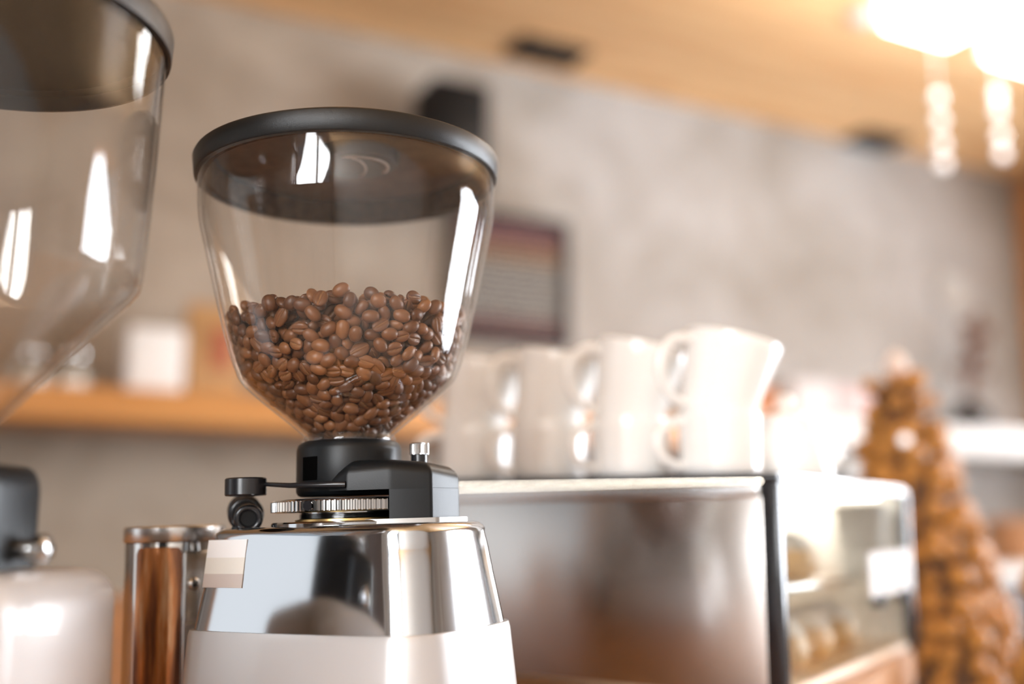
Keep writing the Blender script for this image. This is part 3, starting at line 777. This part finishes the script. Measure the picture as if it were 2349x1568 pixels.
# doser drum at the left end of the body
dl = Vector((c_ * -.1425 - s_ * -.008, s_ * -.1425 + c_ * -.008, 0))
DT = Matrix.Translation(dl)
dos = obj('doser_drum', lathe([(0, .010), (.0315, .010), (.0318, .012), (.0318, GZ(-.0090)), (.0310, GZ(-.0085)), (0, GZ(-.0085))], 64, DT), M['tin'], g, 40)
obj('doser_lid', lathe([(0, GZ(-.0085)), (.0326, GZ(-.0085)), (.0330, GZ(-.0078)), (.0330, GZ(.0006)), (.0318, GZ(.0018)), (0, GZ(.0022))], 64, DT), M['tin_lid'], dos, 40)
# clear curved window panel in the drum's front
def arc_panel(r0, r1, a0, a1, z0, z1, rc, n=24, zn=10):
    """curved panel with rounded corners at its lower end"""
    bm = bmesh.new(); go, gi = [], []
    for i in range(n + 1):
        a = a0 + (a1 - a0) * i / n; s = min(i, n - i) / n * (a1 - a0) * r0
        zl = z0 + (rc - math.sqrt(max(0, rc * rc - (rc - s) ** 2)) if s < rc else 0)
        zh = z1 - (rc * .35 - math.sqrt(max(0, (rc * .35) ** 2 - (rc * .35 - s) ** 2)) if s < rc * .35 else 0)
        co, ci = [], []
        for j in range(zn + 1):
            z = zl + (zh - zl) * j / zn
            co.append(bm.verts.new(DT @ Vector((r1 * math.cos(a), r1 * math.sin(a), z)))); ci.append(bm.verts.new(DT @ Vector((r0 * math.cos(a), r0 * math.sin(a), z))))
        go.append(co); gi.append(ci)
    for i in range(n):
        for j in range(zn):
            bm.faces.new((go[i][j], go[i + 1][j], go[i + 1][j + 1], go[i][j + 1])); bm.faces.new((gi[i][j], gi[i][j + 1], gi[i + 1][j + 1], gi[i + 1][j]))
        bm.faces.new((go[i][0], gi[i][0], gi[i + 1][0], go[i + 1][0])); bm.faces.new((go[i][zn], go[i + 1][zn], gi[i + 1][zn], gi[i][zn]))
    for i in (0, n):
        for j in range(zn): bm.faces.new((go[i][j], go[i][j + 1], gi[i][j + 1], gi[i][j]))
    return bm
va = math.atan2(-dl.y - AX.y, -dl.x - AX.x)      # towards the camera
obj('doser_window', arc_panel(.0316, .0322, va - .82, va + .16, .030, GZ(-.0120), .012), M['doser_window'], dos, 40)
# flat steel bracket with cross-head screw between drum and body
va2 = va + .52
bk = bmesh.new()
bm_ = Matrix.Translation(dl) @ Matrix.Rotation(va2, 4, 'Z')
add_box(bk, (.0305, -.0110, .010), (.0330, .0150, GZ(-.0150)), .0012, 2, bm_)
brk = obj('bracket', bk, M['brushed'], dos)
sm = bm_ @ Matrix.Translation((.0330, -.0045, GZ(-.0357))) @ Matrix.Rotation(PI / 2, 4, 'Y')
scw = obj('screw', lathe([(0, 0), (.0042, 0), (.0043, .0006), (.0036, .0016), (.0020, .0022), (0, .0023)], 28, sm), M['chrome'], brk, 60)
for q in (.6, .6 + PI / 2):
    b3 = bmesh.new(); add_box(b3, (-.0024, -.0005, .0017), (.0024, .0005, .0025), 0, 1, sm @ Matrix.Rotation(q, 4, 'Z')); obj('cross_slot', b3, M['black_gloss'], scw, None)
for k in range(3):
    b3 = bmesh.new(); add_box(b3, (.0325, -.0010 + .0, GZ(-.0600 - k * .0062)), (.0332, .0046, GZ(-.0572 - k * .0062)), .0003, 1, bm_); obj('vent_slot', b3, M['black_matte'], brk, None)

# ------------------------------------------------------------------ coffee beans
def bean_mesh(name, L, W, Hh, sw, seed):
    """bean lying along x, flat creased side facing +z"""
    r = random.Random(seed); nx, na = 13, 22
    vs, fs, cr = [], [], []
    vs.append((-L, 0, 0)); cr.append(0)
    for i in range(1, nx):
        th = PI * i / nx; x = -L * math.cos(th); rr = math.sin(th) ** .86
        for j in range(na):
            # crowd the points of each ring around the crease at +z
            u = j / na * 2 - 1; a = PI * (u * .55 + .45 * u ** 3)
            y = W * rr * math.sin(a); z = Hh * rr * math.cos(a)
            yc = sw * W * math.sin(x / L * 2.2)
            c = 0.0
            if z > 0:
                z *= .52
                g_ = math.exp(-((y - yc) / (W * .13)) ** 2) * min(1.0, rr * 1.6)
                z -= .40 * Hh * g_ * min(1, rr)
                c = max(0.0, g_ - .62) / .38 * (0.75 if seed % 3 else .35)
            vs.append((x, y, z)); cr.append(min(1, c))
    vs.append((L, 0, 0)); cr.append(0); last = len(vs) - 1
    for j in range(na): fs.append((0, 1 + (j + 1) % na, 1 + j))
    for i in range(nx - 2):
        for j in range(na):
            a = 1 + i * na + j; b = 1 + i * na + (j + 1) % na
            fs.append((a, b, b + na, a + na))
    o_ = 1 + (nx - 2) * na
    for j in range(na): fs.append((o_ + j, o_ + (j + 1) % na, last))
    return np.array(vs), fs, cr
kinds = [bean_mesh('b', .0056, .0043, .0036, .10, 1), bean_mesh('b', .0052, .0041, .0037, -.08, 2), bean_mesh('b', .0059, .0042, .0034, .04, 3), bean_mesh('b', .0050, .0043, .0035, -.14, 4), bean_mesh('b', .0054, .0040, .0038, .0, 5)]
def np_mesh(name, vs, fs, cr, tone):
    me = bpy.data.meshes.new(name); me.from_pydata([tuple(v) for v in vs], [], fs); me.update()
    a = me.attributes.new('crease', 'FLOAT', 'POINT'); a.data.foreach_set('value', np.array(cr, dtype=np.float32))
    a = me.attributes.new('tone', 'FLOAT', 'POINT'); a.data.foreach_set('value', np.array(tone, dtype=np.float32))
    me.polygons.foreach_set('use_smooth', [True] * len(me.polygons))
    me.materials.append(M['bean'])
    return me
bean_me = [np_mesh('coffee_bean', v, f, c, [0.0] * len(v)) for v, f, c in kinds]
# pack spheres into the hopper, then turn each into a bean
rs = np.random.RandomState(11)
pz = np.array([z for r, z in HI]); prr = np.array([r for r, z in HI])
RB = .0039; FILL = .1335
def inner_r(z): return np.interp(z, pz, prr)
NB = 1990
pos = []
while len(pos) < NB:
    z = rs.uniform(.052, FILL + .004); R = float(inner_r(z)) - RB
    x, y = rs.uniform(-.09, .09, 2)
    if x * x + y * y < R * R: pos.append((x, y, z))
pos = np.array(pos)
slope = np.gradient(prr, pz); slope = np.clip(slope, 0, 3)
for it in range(110):
    d2 = (pos ** 2).sum(1); D = d2[:, None] + d2[None, :] - 2 * pos @ pos.T
    ii, jj = np.nonzero(np.triu(D < (2 * RB) ** 2, 1))
    dv = pos[ii] - pos[jj]; ds = np.sqrt((dv ** 2).sum(1)) + 1e-9
    push = ((2 * RB - ds) / ds * .45)[:, None] * dv
    np.add.at(pos, ii, push); np.add.at(pos, jj, -push)
    pos[:, 2] -= .00008
    for _ in range(2):
        rad = np.sqrt(pos[:, 0] ** 2 + pos[:, 1] ** 2) + 1e-9
        sl = np.interp(pos[:, 2], pz, slope); nrm = np.sqrt(1 + sl ** 2)
        pen = (rad - inner_r(pos[:, 2])) / nrm + RB * .98        # distance beyond the wall
        k_ = pen > 0
        pos[k_, 0] -= pos[k_, 0] / rad[k_] * (pen / nrm)[k_]; pos[k_, 1] -= pos[k_, 1] / rad[k_] * (pen / nrm)[k_]
        pos[k_, 2] += (pen * sl / nrm)[k_]
    pos[:, 2] = np.clip(pos[:, 2], .0545, FILL + .006)
rad = np.sqrt(pos[:, 0] ** 2 + pos[:, 1] ** 2) + 1e-9
sl = np.interp(pos[:, 2], pz, slope); nrm = np.sqrt(1 + sl ** 2)
gap = (inner_r(pos[:, 2]) - rad) / nrm - RB
wn = np.stack([pos[:, 0] / rad / nrm, pos[:, 1] / rad / nrm, -sl / nrm], 1)       # outward wall normal
toc = np.array([-AX.x, -AX.y, 0.0]); toc /= np.linalg.norm(toc)
face = wn @ toc
score = np.where(gap < .0022, face + .25, np.where(gap < .005, face * .6 - .25, -2.0))
score = np.where((pos[:, 2] > FILL - .003), np.maximum(score, .12 + .35 * (pos[:, :2] @ toc[:2]) / .08), score)
order = np.argsort(-score)
keep = set(order[:300].tolist())
allv, allf, allc, allt = [], [], [], []; base_i = 0
for i in range(NB):
    near = gap[i] < .004 and pos[i, 2] < FILL + .001
    if near:
        nvec = Vector(wn[i]) * (1 if rs.rand() < .30 else -1) + Vector(rs.normal(0, .22, 3))
    else: nvec = Vector(rs.normal(0, 1, 3))
    nvec.normalize()
    tv = nvec.cross(Vector(rs.normal(0, 1, 3)) + Vector((0, 0, 1.3))); tv.normalize()
    bv = nvec.cross(tv)
    R3 = Matrix((tv, bv, nvec)).transposed().to_4x4()
    sc = rs.uniform(.88, 1.06)
    mt = TILT @ Matrix.Translation((pos[i, 0], pos[i, 1], GZ(pos[i, 2]))) @ R3 @ Matrix.Scale(sc, 4)
    kx = int(rs.randint(0, 5))
    if i in keep:
        o = bpy.data.objects.new('coffee_bean', bean_me[kx]); C.objects.link(o); o.matrix_world = mt
        tag(o, 'roasted brown coffee bean among those in the clear hopper', 'coffee bean', 'coffee beans in the grinder hopper')
    else:
        v, f, c = kinds[kx]; m3 = np.array(mt)
        allv.append(v @ m3[:3, :3].T + m3[:3, 3]); allf += [tuple(q + base_i for q in ff) for ff in f]; allc += c; allt += [rs.rand()] * len(v)
        base_i += len(v)
me = np_mesh('coffee_bean_fill', np.concatenate(allv), allf, allc, allt)
o = bpy.data.objects.new('coffee_bean_fill', me); C.objects.link(o)
tag(o, 'dense mass of roasted coffee beans filling the middle of the clear hopper', 'coffee beans', None, 'stuff')

# ------------------------------------------------------------------ second grinder, close to the camera at the left
A2 = Vector((-.278, .500, 0))
g2 = thing('coffee_grinder', 'blurred white coffee grinder with a large empty clear hopper, cut by the picture edge', 'coffee grinder', (A2.x, A2.y, ZC))
H2 = [(.027, .0400), (.028, .0450), (.0340, .0527), (.0610, .0845), (.0800, .1055), (.0880, .1150), (.0915, .1230), (.0935, .1500), (.0955, .2000), (.0965, .2350), (.0966, .2500)]
HS2 = smooth_prof(H2, 3); HI2 = offset_prof(HS2, WT)
hop2 = obj('hopper', lathe([(r, GZ(z)) for r, z in HS2] + [(r, GZ(z)) for r, z in HI2[::-1]], 96, None, True), M['hopper'], g2, 50)
lid2 = obj('lid_rim', lathe([(.0972, GZ(.2440)), (.0992, GZ(.2442)), (.1000, GZ(.2550)), (.0990, GZ(.2575)), (.0900, GZ(.2575)), (.0900, GZ(.2540)), (.0972, GZ(.2530))], 96, None, True), M['lid_rim'], g2, 40)
obj('lid_panel', lathe([(0, GZ(.2540)), (.0905, GZ(.2540)), (.0905, GZ(.2570)), (0, GZ(.2570))], 64), M['lid_black'], lid2, 30)
obj('collar', lathe([(0, GZ(-.018)), (.030, GZ(-.018)), (.030, GZ(.037)), (.028, GZ(.0405)), (0, GZ(.0405))], 48), M['black_satin'], g2, 50)
# adjusting housing that reaches right, and its chrome screw
pk = P(35, 1190, .475); rel = Vector((pk.x - A2.x, pk.y - A2.y))
hw = [(-.01, -.03), (.0470, -.0330), (.0520, .012), (-.01, .03)]
hp = round_poly(hw, [.005, .008, .008, .005], 4)
sc2 = []
for k in range(7):
    t = k / 6 * PI / 2
    sc2.append([(x * (1 - .16 * (1 - math.cos(t))) , y * (1 - .2 * (1 - math.cos(t))), GZ(.014 + .013 * math.sin(t))) for x, y in hp])
obj('housing', loft([[(x, y, GZ(-.021)) for x, y in hp]] + sc2), M['black_satin'], g2, 45)
obj('housing_screw', lathe([(0, 0), (.0045, 0), (.0045, .006), (.0065, .0065), (.0070, .012), (.005, .014), (0, .0145)], 24, Matrix.Translation((.0500, -.006, GZ(-.012))) @ Matrix.Rotation(PI / 2, 4, 'Y')), M['chrome'], g2, 40)
# white rounded body
rb2 = round_poly([(-.09, -.075), (.0720, -.070), (.0800, .055), (-.09, .06)], [.02, .016, .02, .02], 6)
s2 = [[(x * 1.03, y * 1.03, .0) for x, y in rb2], [(x, y, GZ(-.045)) for x, y in rb2]]
for k in range(7):
    t = k / 6 * PI / 2; i_ = .016 * (1 - math.cos(t))
    s2.append([(x * (1 - i_ / .09), y * (1 - i_ / .07), GZ(-.038 + .016 * math.sin(t))) for x, y in rb2])
obj('body', loft(s2), M['white_body'], g2, 50)

# ------------------------------------------------------------------ back wall: shelf, boxes, chalkboard, loudspeaker
SH0, SH1 = H + .240, H + .322
aL = A_L + .02
sh = room_box('wall_shelf', aL, 0.52, 0.0, .36, SH0, SH1, M['shelf_wood'], .004)
tag(sh, 'thick orange wooden wall shelf running behind the grinder hopper', 'shelf')
shw = room_box('wall_shelf', 0.56, A_R - .04, 0.0, .30, SH0 + .015, SH1 + .035, M['white_paint'], .004)
tag(shw, 'thick white wall shelf behind the golden cone tree', 'shelf')
def shelf_item(x0, x1, y0, off):
    a0, zt_ = PW(x0, y0, off); a1, _ = PW(x1, y0, off); return a0, a1, zt_
# white carton
a0, a1, zt_ = shelf_item(300, 428, 745, .30)
wb = thing('carton', 'plain white carton standing on the orange wall shelf', 'box', RW((a0 + a1) / 2, .24, SH1), WROT)
w_ = (a1 - a0) / 2; h_ = zt_ - SH1
obj('carton_body', box((-w_, -.06, 0), (w_, .06, h_ * .93), .002), M['white_box'], wb)
obj('carton_flap', box((-w_ * .98, -.058, h_ * .93), (w_ * .98, .058, h_), .006), M['white_box'], wb)
a0, a1, zt_ = shelf_item(440, 566, 685, .26)
kb = thing('paper_bag', 'tall brown paper coffee bag with red print beside the white carton', 'bag', RW((a0 + a1) / 2, .20, SH1), WROT)
w_ = (a1 - a0) / 2; h_ = zt_ - SH1
def bagsec(sx, sy, z): return [(x * sx, y * sy, z) for x, y in round_poly([(-1, -1), (1, -1), (1, 1), (-1, 1)], [.12] * 4, 3)]
obj('bag_body', loft([bagsec(w_, .055, 0), bagsec(w_ * 1.02, .058, h_ * .3), bagsec(w_, .05, h_ * .7), bagsec(w_ * .98, .02, h_ * .92), bagsec(w_ * .98, .008, h_)]), M['kraft'], kb)
obj('printed_label', box((-w_ * .2, -.063, h_ * .30), (w_ * .55, -.057, h_ * .72), .002), M['kraft_print'], kb)
# glass jars left of the carton
for jx, jw, lb in ((172, 42, 'clear glass jar with metal lid left of the white carton'), (75, 45, 'clear glass jar seen through the near hopper at the shelf end')):
    a0, a1, zt_ = shelf_item(jx - jw, jx + jw, 800, .28)
    jr = thing('glass_jar', lb, 'jar', RW((a0 + a1) / 2, .24, SH1), WROT, 'glass jars on the wooden shelf')
    r_ = (a1 - a0) / 2; h_ = zt_ - SH1
    obj('jar_glass', lathe([(0, .0), (r_ * .96, 0), (r_, .006), (r_, h_ * .75), (r_ * .8, h_ * .86), (r_ * .77, h_ * .86), (r_ * .95, h_ * .74), (r_ * .95, .008), (0, .006)], 32), M['clear_glass'], jr, 50)
    obj('jar_lid', lathe([(0, h_ * .86), (r_ * .86, h_ * .86), (r_ * .86, h_ * .98), (r_ * .8, h_), (0, h_)], 32), M['tin_lid'], jr, 40)
    obj('jar_sugar', lathe([(0, .007), (r_ * .93, .009), (r_ * .93, h_ * .4), (0, h_ * .44)], 32), M['sugar'], jr, 50)
# chalkboard menu
a0, zt_ = PW(1030, 500, .02); a1, zb_ = PW(1306, 800, .02); zt_ = PW(1306, 512, .02)[1]
cbr = thing('chalkboard', 'dark framed chalkboard menu with soft chalk writing on the plaster wall', 'chalkboard', RW((a0 + a1) / 2, .005, zb_), WROT)
w_ = (a1 - a0) / 2; h_ = zt_ - zb_; fw = .030
obj('slate', box((-w_ + fw, -.014, fw), (w_ - fw, -.002, h_ - fw)), M['chalkboard'], cbr, None)
for lo, hi in (((-w_, -.024, 0), (w_, 0, fw)), ((-w_, -.024, h_ - fw), (w_, 0, h_)), ((-w_, -.024, fw), (-w_ + fw, 0, h_ - fw)), ((w_ - fw, -.024, fw), (w_, 0, h_ - fw))):
    obj('frame_bar', box(lo, hi, .002), M['black_matte'], cbr)
# loudspeaker
a0, zt_ = PW(994, 172, .22); a1, _ = PW(1122, 172, .22); zb_ = PW(1060, 440, .22)[1]
lsp = thing('loudspeaker', 'black box loudspeaker mounted on the wall under the wooden ceiling', 'loudspeaker', RW((a0 + a1) / 2, .14, zb_), WROT)
w_ = (a1 - a0) / 2; h_ = zt_ - zb_
obj('cabinet', box((-w_, -.09, 0), (w_, .09, h_), .012, 3), M['black_matte'], lsp)
obj('grille', box((-w_ * .88, -.098, .02), (w_ * .88, -.089, h_ - .02), .004), M['black_satin'], lsp)
obj('wall_bracket', box((-.02, .089, h_ * .4), (.02, .139, h_ * .6)), M['black_matte'], lsp, None)
# recessed ceiling vents
for (xa, ya, xb, yb, lb) in ((1182, 100, 1328, 132, 'dark slotted vent in the wooden ceiling above the loudspeaker'), (1962, 308, 2058, 328, 'small dark slotted vent in the wooden ceiling far along the wall')):
    pa = P(xa, ya, 1.0) - Vector((0, 0, H)); pb = P(xb, yb, 1.0) - Vector((0, 0, H))
    qa = pa * (1.55 / pa.z); qb = pb * (1.55 / pb.z); mid = (qa + qb) / 2; ln = (qb - qa).length / 2
    v = thing('ceiling_vent', lb, 'vent', (mid.x, mid.y, CEIL - .014), math.atan2((qb - qa).y, (qb - qa).x), 'ceiling vents')
    obj('vent_back', box((-ln, -.060, .006), (ln, .060, .0138)), M['black_matte'], v, None)
    for s in (-1, 1): obj('vent_frame', box((-ln - .008, s * .066 - .006, 0), (ln + .008, s * .066 + .006, .0138), .001), M['black_matte'], v)
    for s in (-1, 1): obj('vent_frame', box((s * (ln + .004) - .004, -.060, 0), (s * (ln + .004) + .004, .060, .0138), .001), M['black_matte'], v)
    for k in range(5): obj('vent_slat', box((-ln, -.048 + k * .022, .001), (ln, -.040 + k * .022, .006)), M['black_matte'], v, None)
pa = P(1978, 32, 1.0) - Vector((0, 0, H)); pa *= 1.55 / pa.z
sm_ = thing('smoke_detector', 'small pale round smoke detector on the wooden ceiling beside the lamp', 'smoke detector', (pa.x, pa.y, CEIL - .03))
obj('detector_base', lathe([(0, .02), (.045, .02), (.045, .03), (0, .03)], 28), M['white_paint'], sm_)
obj('detector_dome', lathe([(0, 0), (.025, .002), (.038, .012), (.042, .02), (0, .02)], 28), M['white_paint'], sm_)

# things on the white shelf at the right
WT_ = SH1 + .035
def wshelf(x0, x1, y0, off): return shelf_item(x0, x1, y0, off)
for i, (x0, x1, y0, mt_, lb) in enumerate(((1812, 1905, 872, M['pale_box'], 'low pale box on the white shelf behind the rightmost mug'), (1912, 2010, 888, M['pink_box'], 'pinkish low box on the white shelf left of the cone tree'))):
    a0, a1, zt_ = wshelf(x0, x1, y0, .22)
    bx = thing('gift_box', lb, 'box', RW((a0 + a1) / 2, .16, WT_), WROT); w_ = (a1 - a0) / 2; h_ = zt_ - WT_
    obj('box_body', box((-w_, -.07, 0), (w_, .07, h_ * .7), .002), mt_, bx); obj('box_lid', box((-w_ * 1.03, -.074, h_ * .7), (w_ * 1.03, .074, h_), .002), mt_, bx)
a0, a1, zt_ = wshelf(1756, 1800, 890, .22)
ot = thing('tea_tin', 'small orange tea tin on the white shelf beside the rightmost mug', 'tin', RW((a0 + a1) / 2, .15, WT_), WROT); r_ = (a1 - a0) / 2; h_ = zt_ - WT_
obj('tin_body', lathe([(0, 0), (r_, 0), (r_, h_ * .75), (0, h_ * .75)], 28), M['orange_tin'], ot); obj('tin_cap', lathe([(0, h_ * .75), (r_ * 1.04, h_ * .75), (r_ * 1.04, h_), (0, h_)], 28), M['orange_tin'], ot)
a0, a1, zt_ = wshelf(2215, 2285, 915, .2)
vs_ = thing('vase', 'dark vase of dried brown flowers on the white shelf', 'vase', RW((a0 + a1) / 2, .14, WT_), WROT); r_ = (a1 - a0) / 2; h_ = zt_ - WT_
obj('vase_body', lathe([(0, 0), (r_ * .8, 0), (r_, h_ * .35), (r_ * .75, h_ * .7), (r_ * .4, h_ * .9), (r_ * .5, h_), (r_ * .42, h_), (r_ * .3, h_ * .9), (0, h_ * .5)], 32), M['black_gloss'], vs_, 60)
for k in range(14):
    aa = rnd.uniform(0, 2 * PI); sp_ = rnd.uniform(.01, .13); hh = h_ + rnd.uniform(.10, .36)
    tip = Vector((sp_ * math.cos(aa) + .05, sp_ * math.sin(aa) * .5 - .02, hh))
    st = obj('stalk', tube([(0, 0, h_ * .6), (tip.x * .3, tip.y * .3, h_ * .6 + (hh - h_ * .6) * .5), tip], .003, 6), M['dried'], vs_)
    rr = rnd.uniform(.018, .034)
    obj('flower_head', lathe([(0, -rr), (rr * .6, -rr * .6), (rr, 0), (rr * .75, rr * .6), (0, rr)], 8, Matrix.Translation(tip)), M['dried'], st, None)
# pale round plate on the wall
a0, z0 = PW(2178, 672, .01)
wp_ = thing('wall_plate', 'pale round ceramic plate hung on the wall above the white shelf', 'plate', RW(a0, .002, z0), WROT)
PM = Matrix.Rotation(PI / 2, 4, 'X')
obj('plate_disc', lathe([(0, .004), (.05, .004), (.085, .016), (.088, .018), (.085, .021), (.05, .010), (0, .010)], 36, PM), M['plate_beige'], wp_, 60)
obj('plate_hook', box((-.006, -.02, .08), (.006, -.001, .095)), M['brushed'], wp_, None)
# back worktop with dark cabinet, basket on it
BT = H - .150
bc = thing('back_counter', 'dark back cabinet with a pale worktop against the right end of the wall', 'cabinet', RW(1.75, .30, 0), WROT)
obj('cabinet_body', box((-.72, -.27, 0), (.70, .29, BT - .045), .003), M['dark_wood'], bc)
obj('cabinet_top', box((-.74, -.30, BT - .045), (.71, .295, BT), .004), M['white_paint'], bc)
for k in range(3): 
    d_ = obj('cabinet_door', box((-.70 + k * .465, -.285, .06), (-.70 + k * .465 + .45, -.271, BT - .07), .003), M['dark_wood'], bc)
    obj('door_handle', box((-.70 + k * .465 + .40, -.297, .6), (-.70 + k * .465 + .412, -.284, .75), .002), M['brushed'], d_)
a0, a1, zt_ = shelf_item(2290, 2372, 1190, .3)
bs = thing('basket', 'small brown woven basket on the back worktop beyond the cone tree', 'basket', RW((a0 + a1) / 2, .28, BT), WROT); r_ = (a1 - a0) / 2; h_ = zt_ - BT
for k in range(8):
    z0 = h_ * k / 8; z1 = h_ * (k + 1) / 8; rr = r_ * (.85 + .15 * k / 8); th_ = (z1 - z0) / 2
    obj('woven_band', lathe([(rr + th_ * .6 * math.cos(a), (z0 + z1) / 2 + th_ * math.sin(a)) for a in [2 * PI * q / 8 for q in range(8)]], 28, None, True), M['basket'], bs, 180)
obj('basket_base', lathe([(0, .001), (r_ * .85, .001), (r_ * .85, .008), (0, .008)], 28), M['basket'], bs)

# ------------------------------------------------------------------ golden cone trees on a low dark cabinet
TZ = H - .42
tb = thing('low_cabinet', 'low dark wooden cabinet carrying the golden cone tree', 'cabinet', (.78, 1.66, 0), CROT)
obj('cabinet_body', box((-.31, -.26, 0), (.45, .30, TZ - .03), .004), M['dark_wood'], tb)
obj('cabinet_top', box((-.33, -.28, TZ - .03), (.47, .32, TZ), .004), M['dark_wood'], tb)
obj('cabinet_wing', box((-.01, -.60, 0), (.45, -.281, TZ), .004), M['dark_wood'], tb)
def walnut(seed):
    r = random.Random(seed); bm = bmesh.new()
    bmesh.ops.create_icosphere(bm, subdivisions=2, radius=1)
    for v in bm.verts:
        n_ = v.co.normalized(); w = 1 + .09 * math.sin(n_.x * 9 + seed) * math.sin(n_.y * 8) + .06 * math.sin(n_.z * 13 + seed)
        w -= .10 * math.exp(-(n_.x / .12) ** 2)
        v.co = Vector((n_.x * .92, n_.y * .92, n_.z * 1.12)) * w
    me = bpy.data.meshes.new('walnut'); bmesh.ops.recalc_face_normals(bm, faces=bm.faces); bm.to_mesh(me); bm.free()
    for p in me.polygons: p.use_smooth = True
    me.materials.append(M['walnut']); return me
wal = [walnut(s) for s in (1, 2, 3)]
def cone_tree(loc, h, rbase, rtop, nut, label, tip=True, lean=0.0, zfrom=0.0):
    t = thing('cone_tree', label, 'decorative tree', loc)
    t.rotation_euler = (0, lean, 0)
    obj('cone_core', lathe([(0, nut * .3), (rbase - nut * .9, nut * .3), (max(.004, rtop - nut * .8), h - nut), (0, h - nut)], 32), M['tree_core'], t)
    cnt_ = 0; z = zfrom + nut * 1.95; row = 0
    while z < h - nut * .4 and cnt_ < 296:
        rr = rbase + (rtop - rbase) * z / h - nut * .6; rr = max(rr, .004); nn = max(1, int(2 * PI * rr / (nut * 2.0)))
        for k in range(nn):
            a = 2 * PI * (k + .5 * (row % 2) + rnd.uniform(-.3, .3)) / nn
            o = bpy.data.objects.new('walnut', wal[rnd.randint(0, 2)]); C.objects.link(o); o.parent = t
            s = nut * rnd.uniform(.70, 1.18)
            q_ = rr + rnd.uniform(-.5, .45) * nut; o.location = (q_ * math.cos(a), q_ * math.sin(a), z + rnd.uniform(-.6, .6) * nut); o.scale = (s, s, s)
            o.rotation_euler = (rnd.uniform(0, 6), rnd.uniform(0, 6), rnd.uniform(0, 6)); cnt_ += 1
        z += nut * 1.75; row += 1
    if tip: obj('pale_tip', lathe([(0, h - nut * .6), (nut * .9, h - nut * .2), (nut * 1.0, h + nut * .6), (nut * .7, h + nut * 1.4), (0, h + nut * 1.9)], 20), M['pale_tip'], t, 180)
    return t
ap = P(2052, 852, 1.5); mid_ = P(2097, 1200, 1.5)
lean_ = math.radians(-3.0); h_t = ap.z - TZ
base_ = Vector((mid_.x - math.tan(lean_) * (mid_.z - TZ), 1.5, TZ))
t1 = cone_tree(base_, h_t, .168, .038, .0168, 'tall golden brown cone tree of walnuts behind the glass case', True, lean_, .11)
bl = P(2076, 1008, 1.425)
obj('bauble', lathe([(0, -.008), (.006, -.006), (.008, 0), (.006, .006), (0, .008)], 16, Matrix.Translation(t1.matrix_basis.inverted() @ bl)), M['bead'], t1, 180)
ap2 = P(2372, 1330, 1.22)
cone_tree((ap2.x, ap2.y, TZ), ap2.z - TZ, .080, .012, .0195, 'small walnut cone tree cut off by the right picture edge', False)

# ------------------------------------------------------------------ bright cube pendant lamps with hanging beads
def pendant(corner, anchor, rz, size, hgt, beads, label, Y):
    """corner: the lower corner of the glowing cube that anchor names in half sizes"""
    c, s = math.cos(rz), math.sin(rz)
    half = size / 2
    ox, oy = anchor[0] * half, anchor[1] * half
    ctr = corner - Vector((c * ox - s * oy, s * ox + c * oy, 0))
    t = thing('pendant_lamp', label, 'lamp', ctr, rz, 'glowing cube lamps')
    obj('lamp_shade', box((-half, -half, 0), (half, half, hgt), .008, 2), M['lamp'], t)
    obj('hanging_rod', tube([(0, 0, hgt), (0, 0, CEIL - ctr.z - .012)], .004, 8), M['chrome'], t)
    obj('ceiling_rose', lathe([(0, CEIL - ctr.z - .03), (.04, CEIL - ctr.z - .03), (.05, CEIL - ctr.z), (0, CEIL - ctr.z)], 24), M['chrome'], t)
    inv = Matrix.Rotation(-rz, 3, 'Z')
    pts = [P(x, y, Y) for x, y in beads]
    loc = [inv @ (p - ctr) for p in pts]
    cx_, cy_ = loc[0].x, loc[0].y
    cx_ = max(-half + .012, min(half - .012, cx_)); cy_ = max(-half + .012, min(half - .012, cy_))
    cord = obj('bead_cord', tube([(cx_, cy_, .002), (cx_, cy_, loc[-1].z)], .0022, 8), M['white_paint'], t)
    for p in loc:
        rr = .015
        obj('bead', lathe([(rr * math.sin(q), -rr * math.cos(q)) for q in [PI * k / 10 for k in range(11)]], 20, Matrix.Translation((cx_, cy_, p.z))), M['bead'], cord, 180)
    for sx, sy in ((-half, -half), (-half, half)):
        for k in range(4):
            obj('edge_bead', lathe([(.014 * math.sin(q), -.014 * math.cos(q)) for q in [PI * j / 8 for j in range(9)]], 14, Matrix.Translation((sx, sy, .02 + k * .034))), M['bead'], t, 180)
    return t
LY = 2.50
far1 = P(2168, 108, LY)
pendant(far1, (1, 1), WROT, .218, .20, [(2152, 225), (2157, 278), (2162, 332), (2166, 376)], 'glowing white cube pendant lamp with a string of four beads, left one', LY - .06)
ry = P(2262, 142, 1.0) - Vector((0, 0, H)); ry *= (far1.z - H) / ry.z
pendant(Vector((ry.x, ry.y, far1.z)), (-1, 1), WROT, .218, .20, [(2272, 213), (2283, 250), (2290, 308), (2292, 350)], 'glowing white cube pendant lamp cut by the upper right picture corner', ry.y - .02)
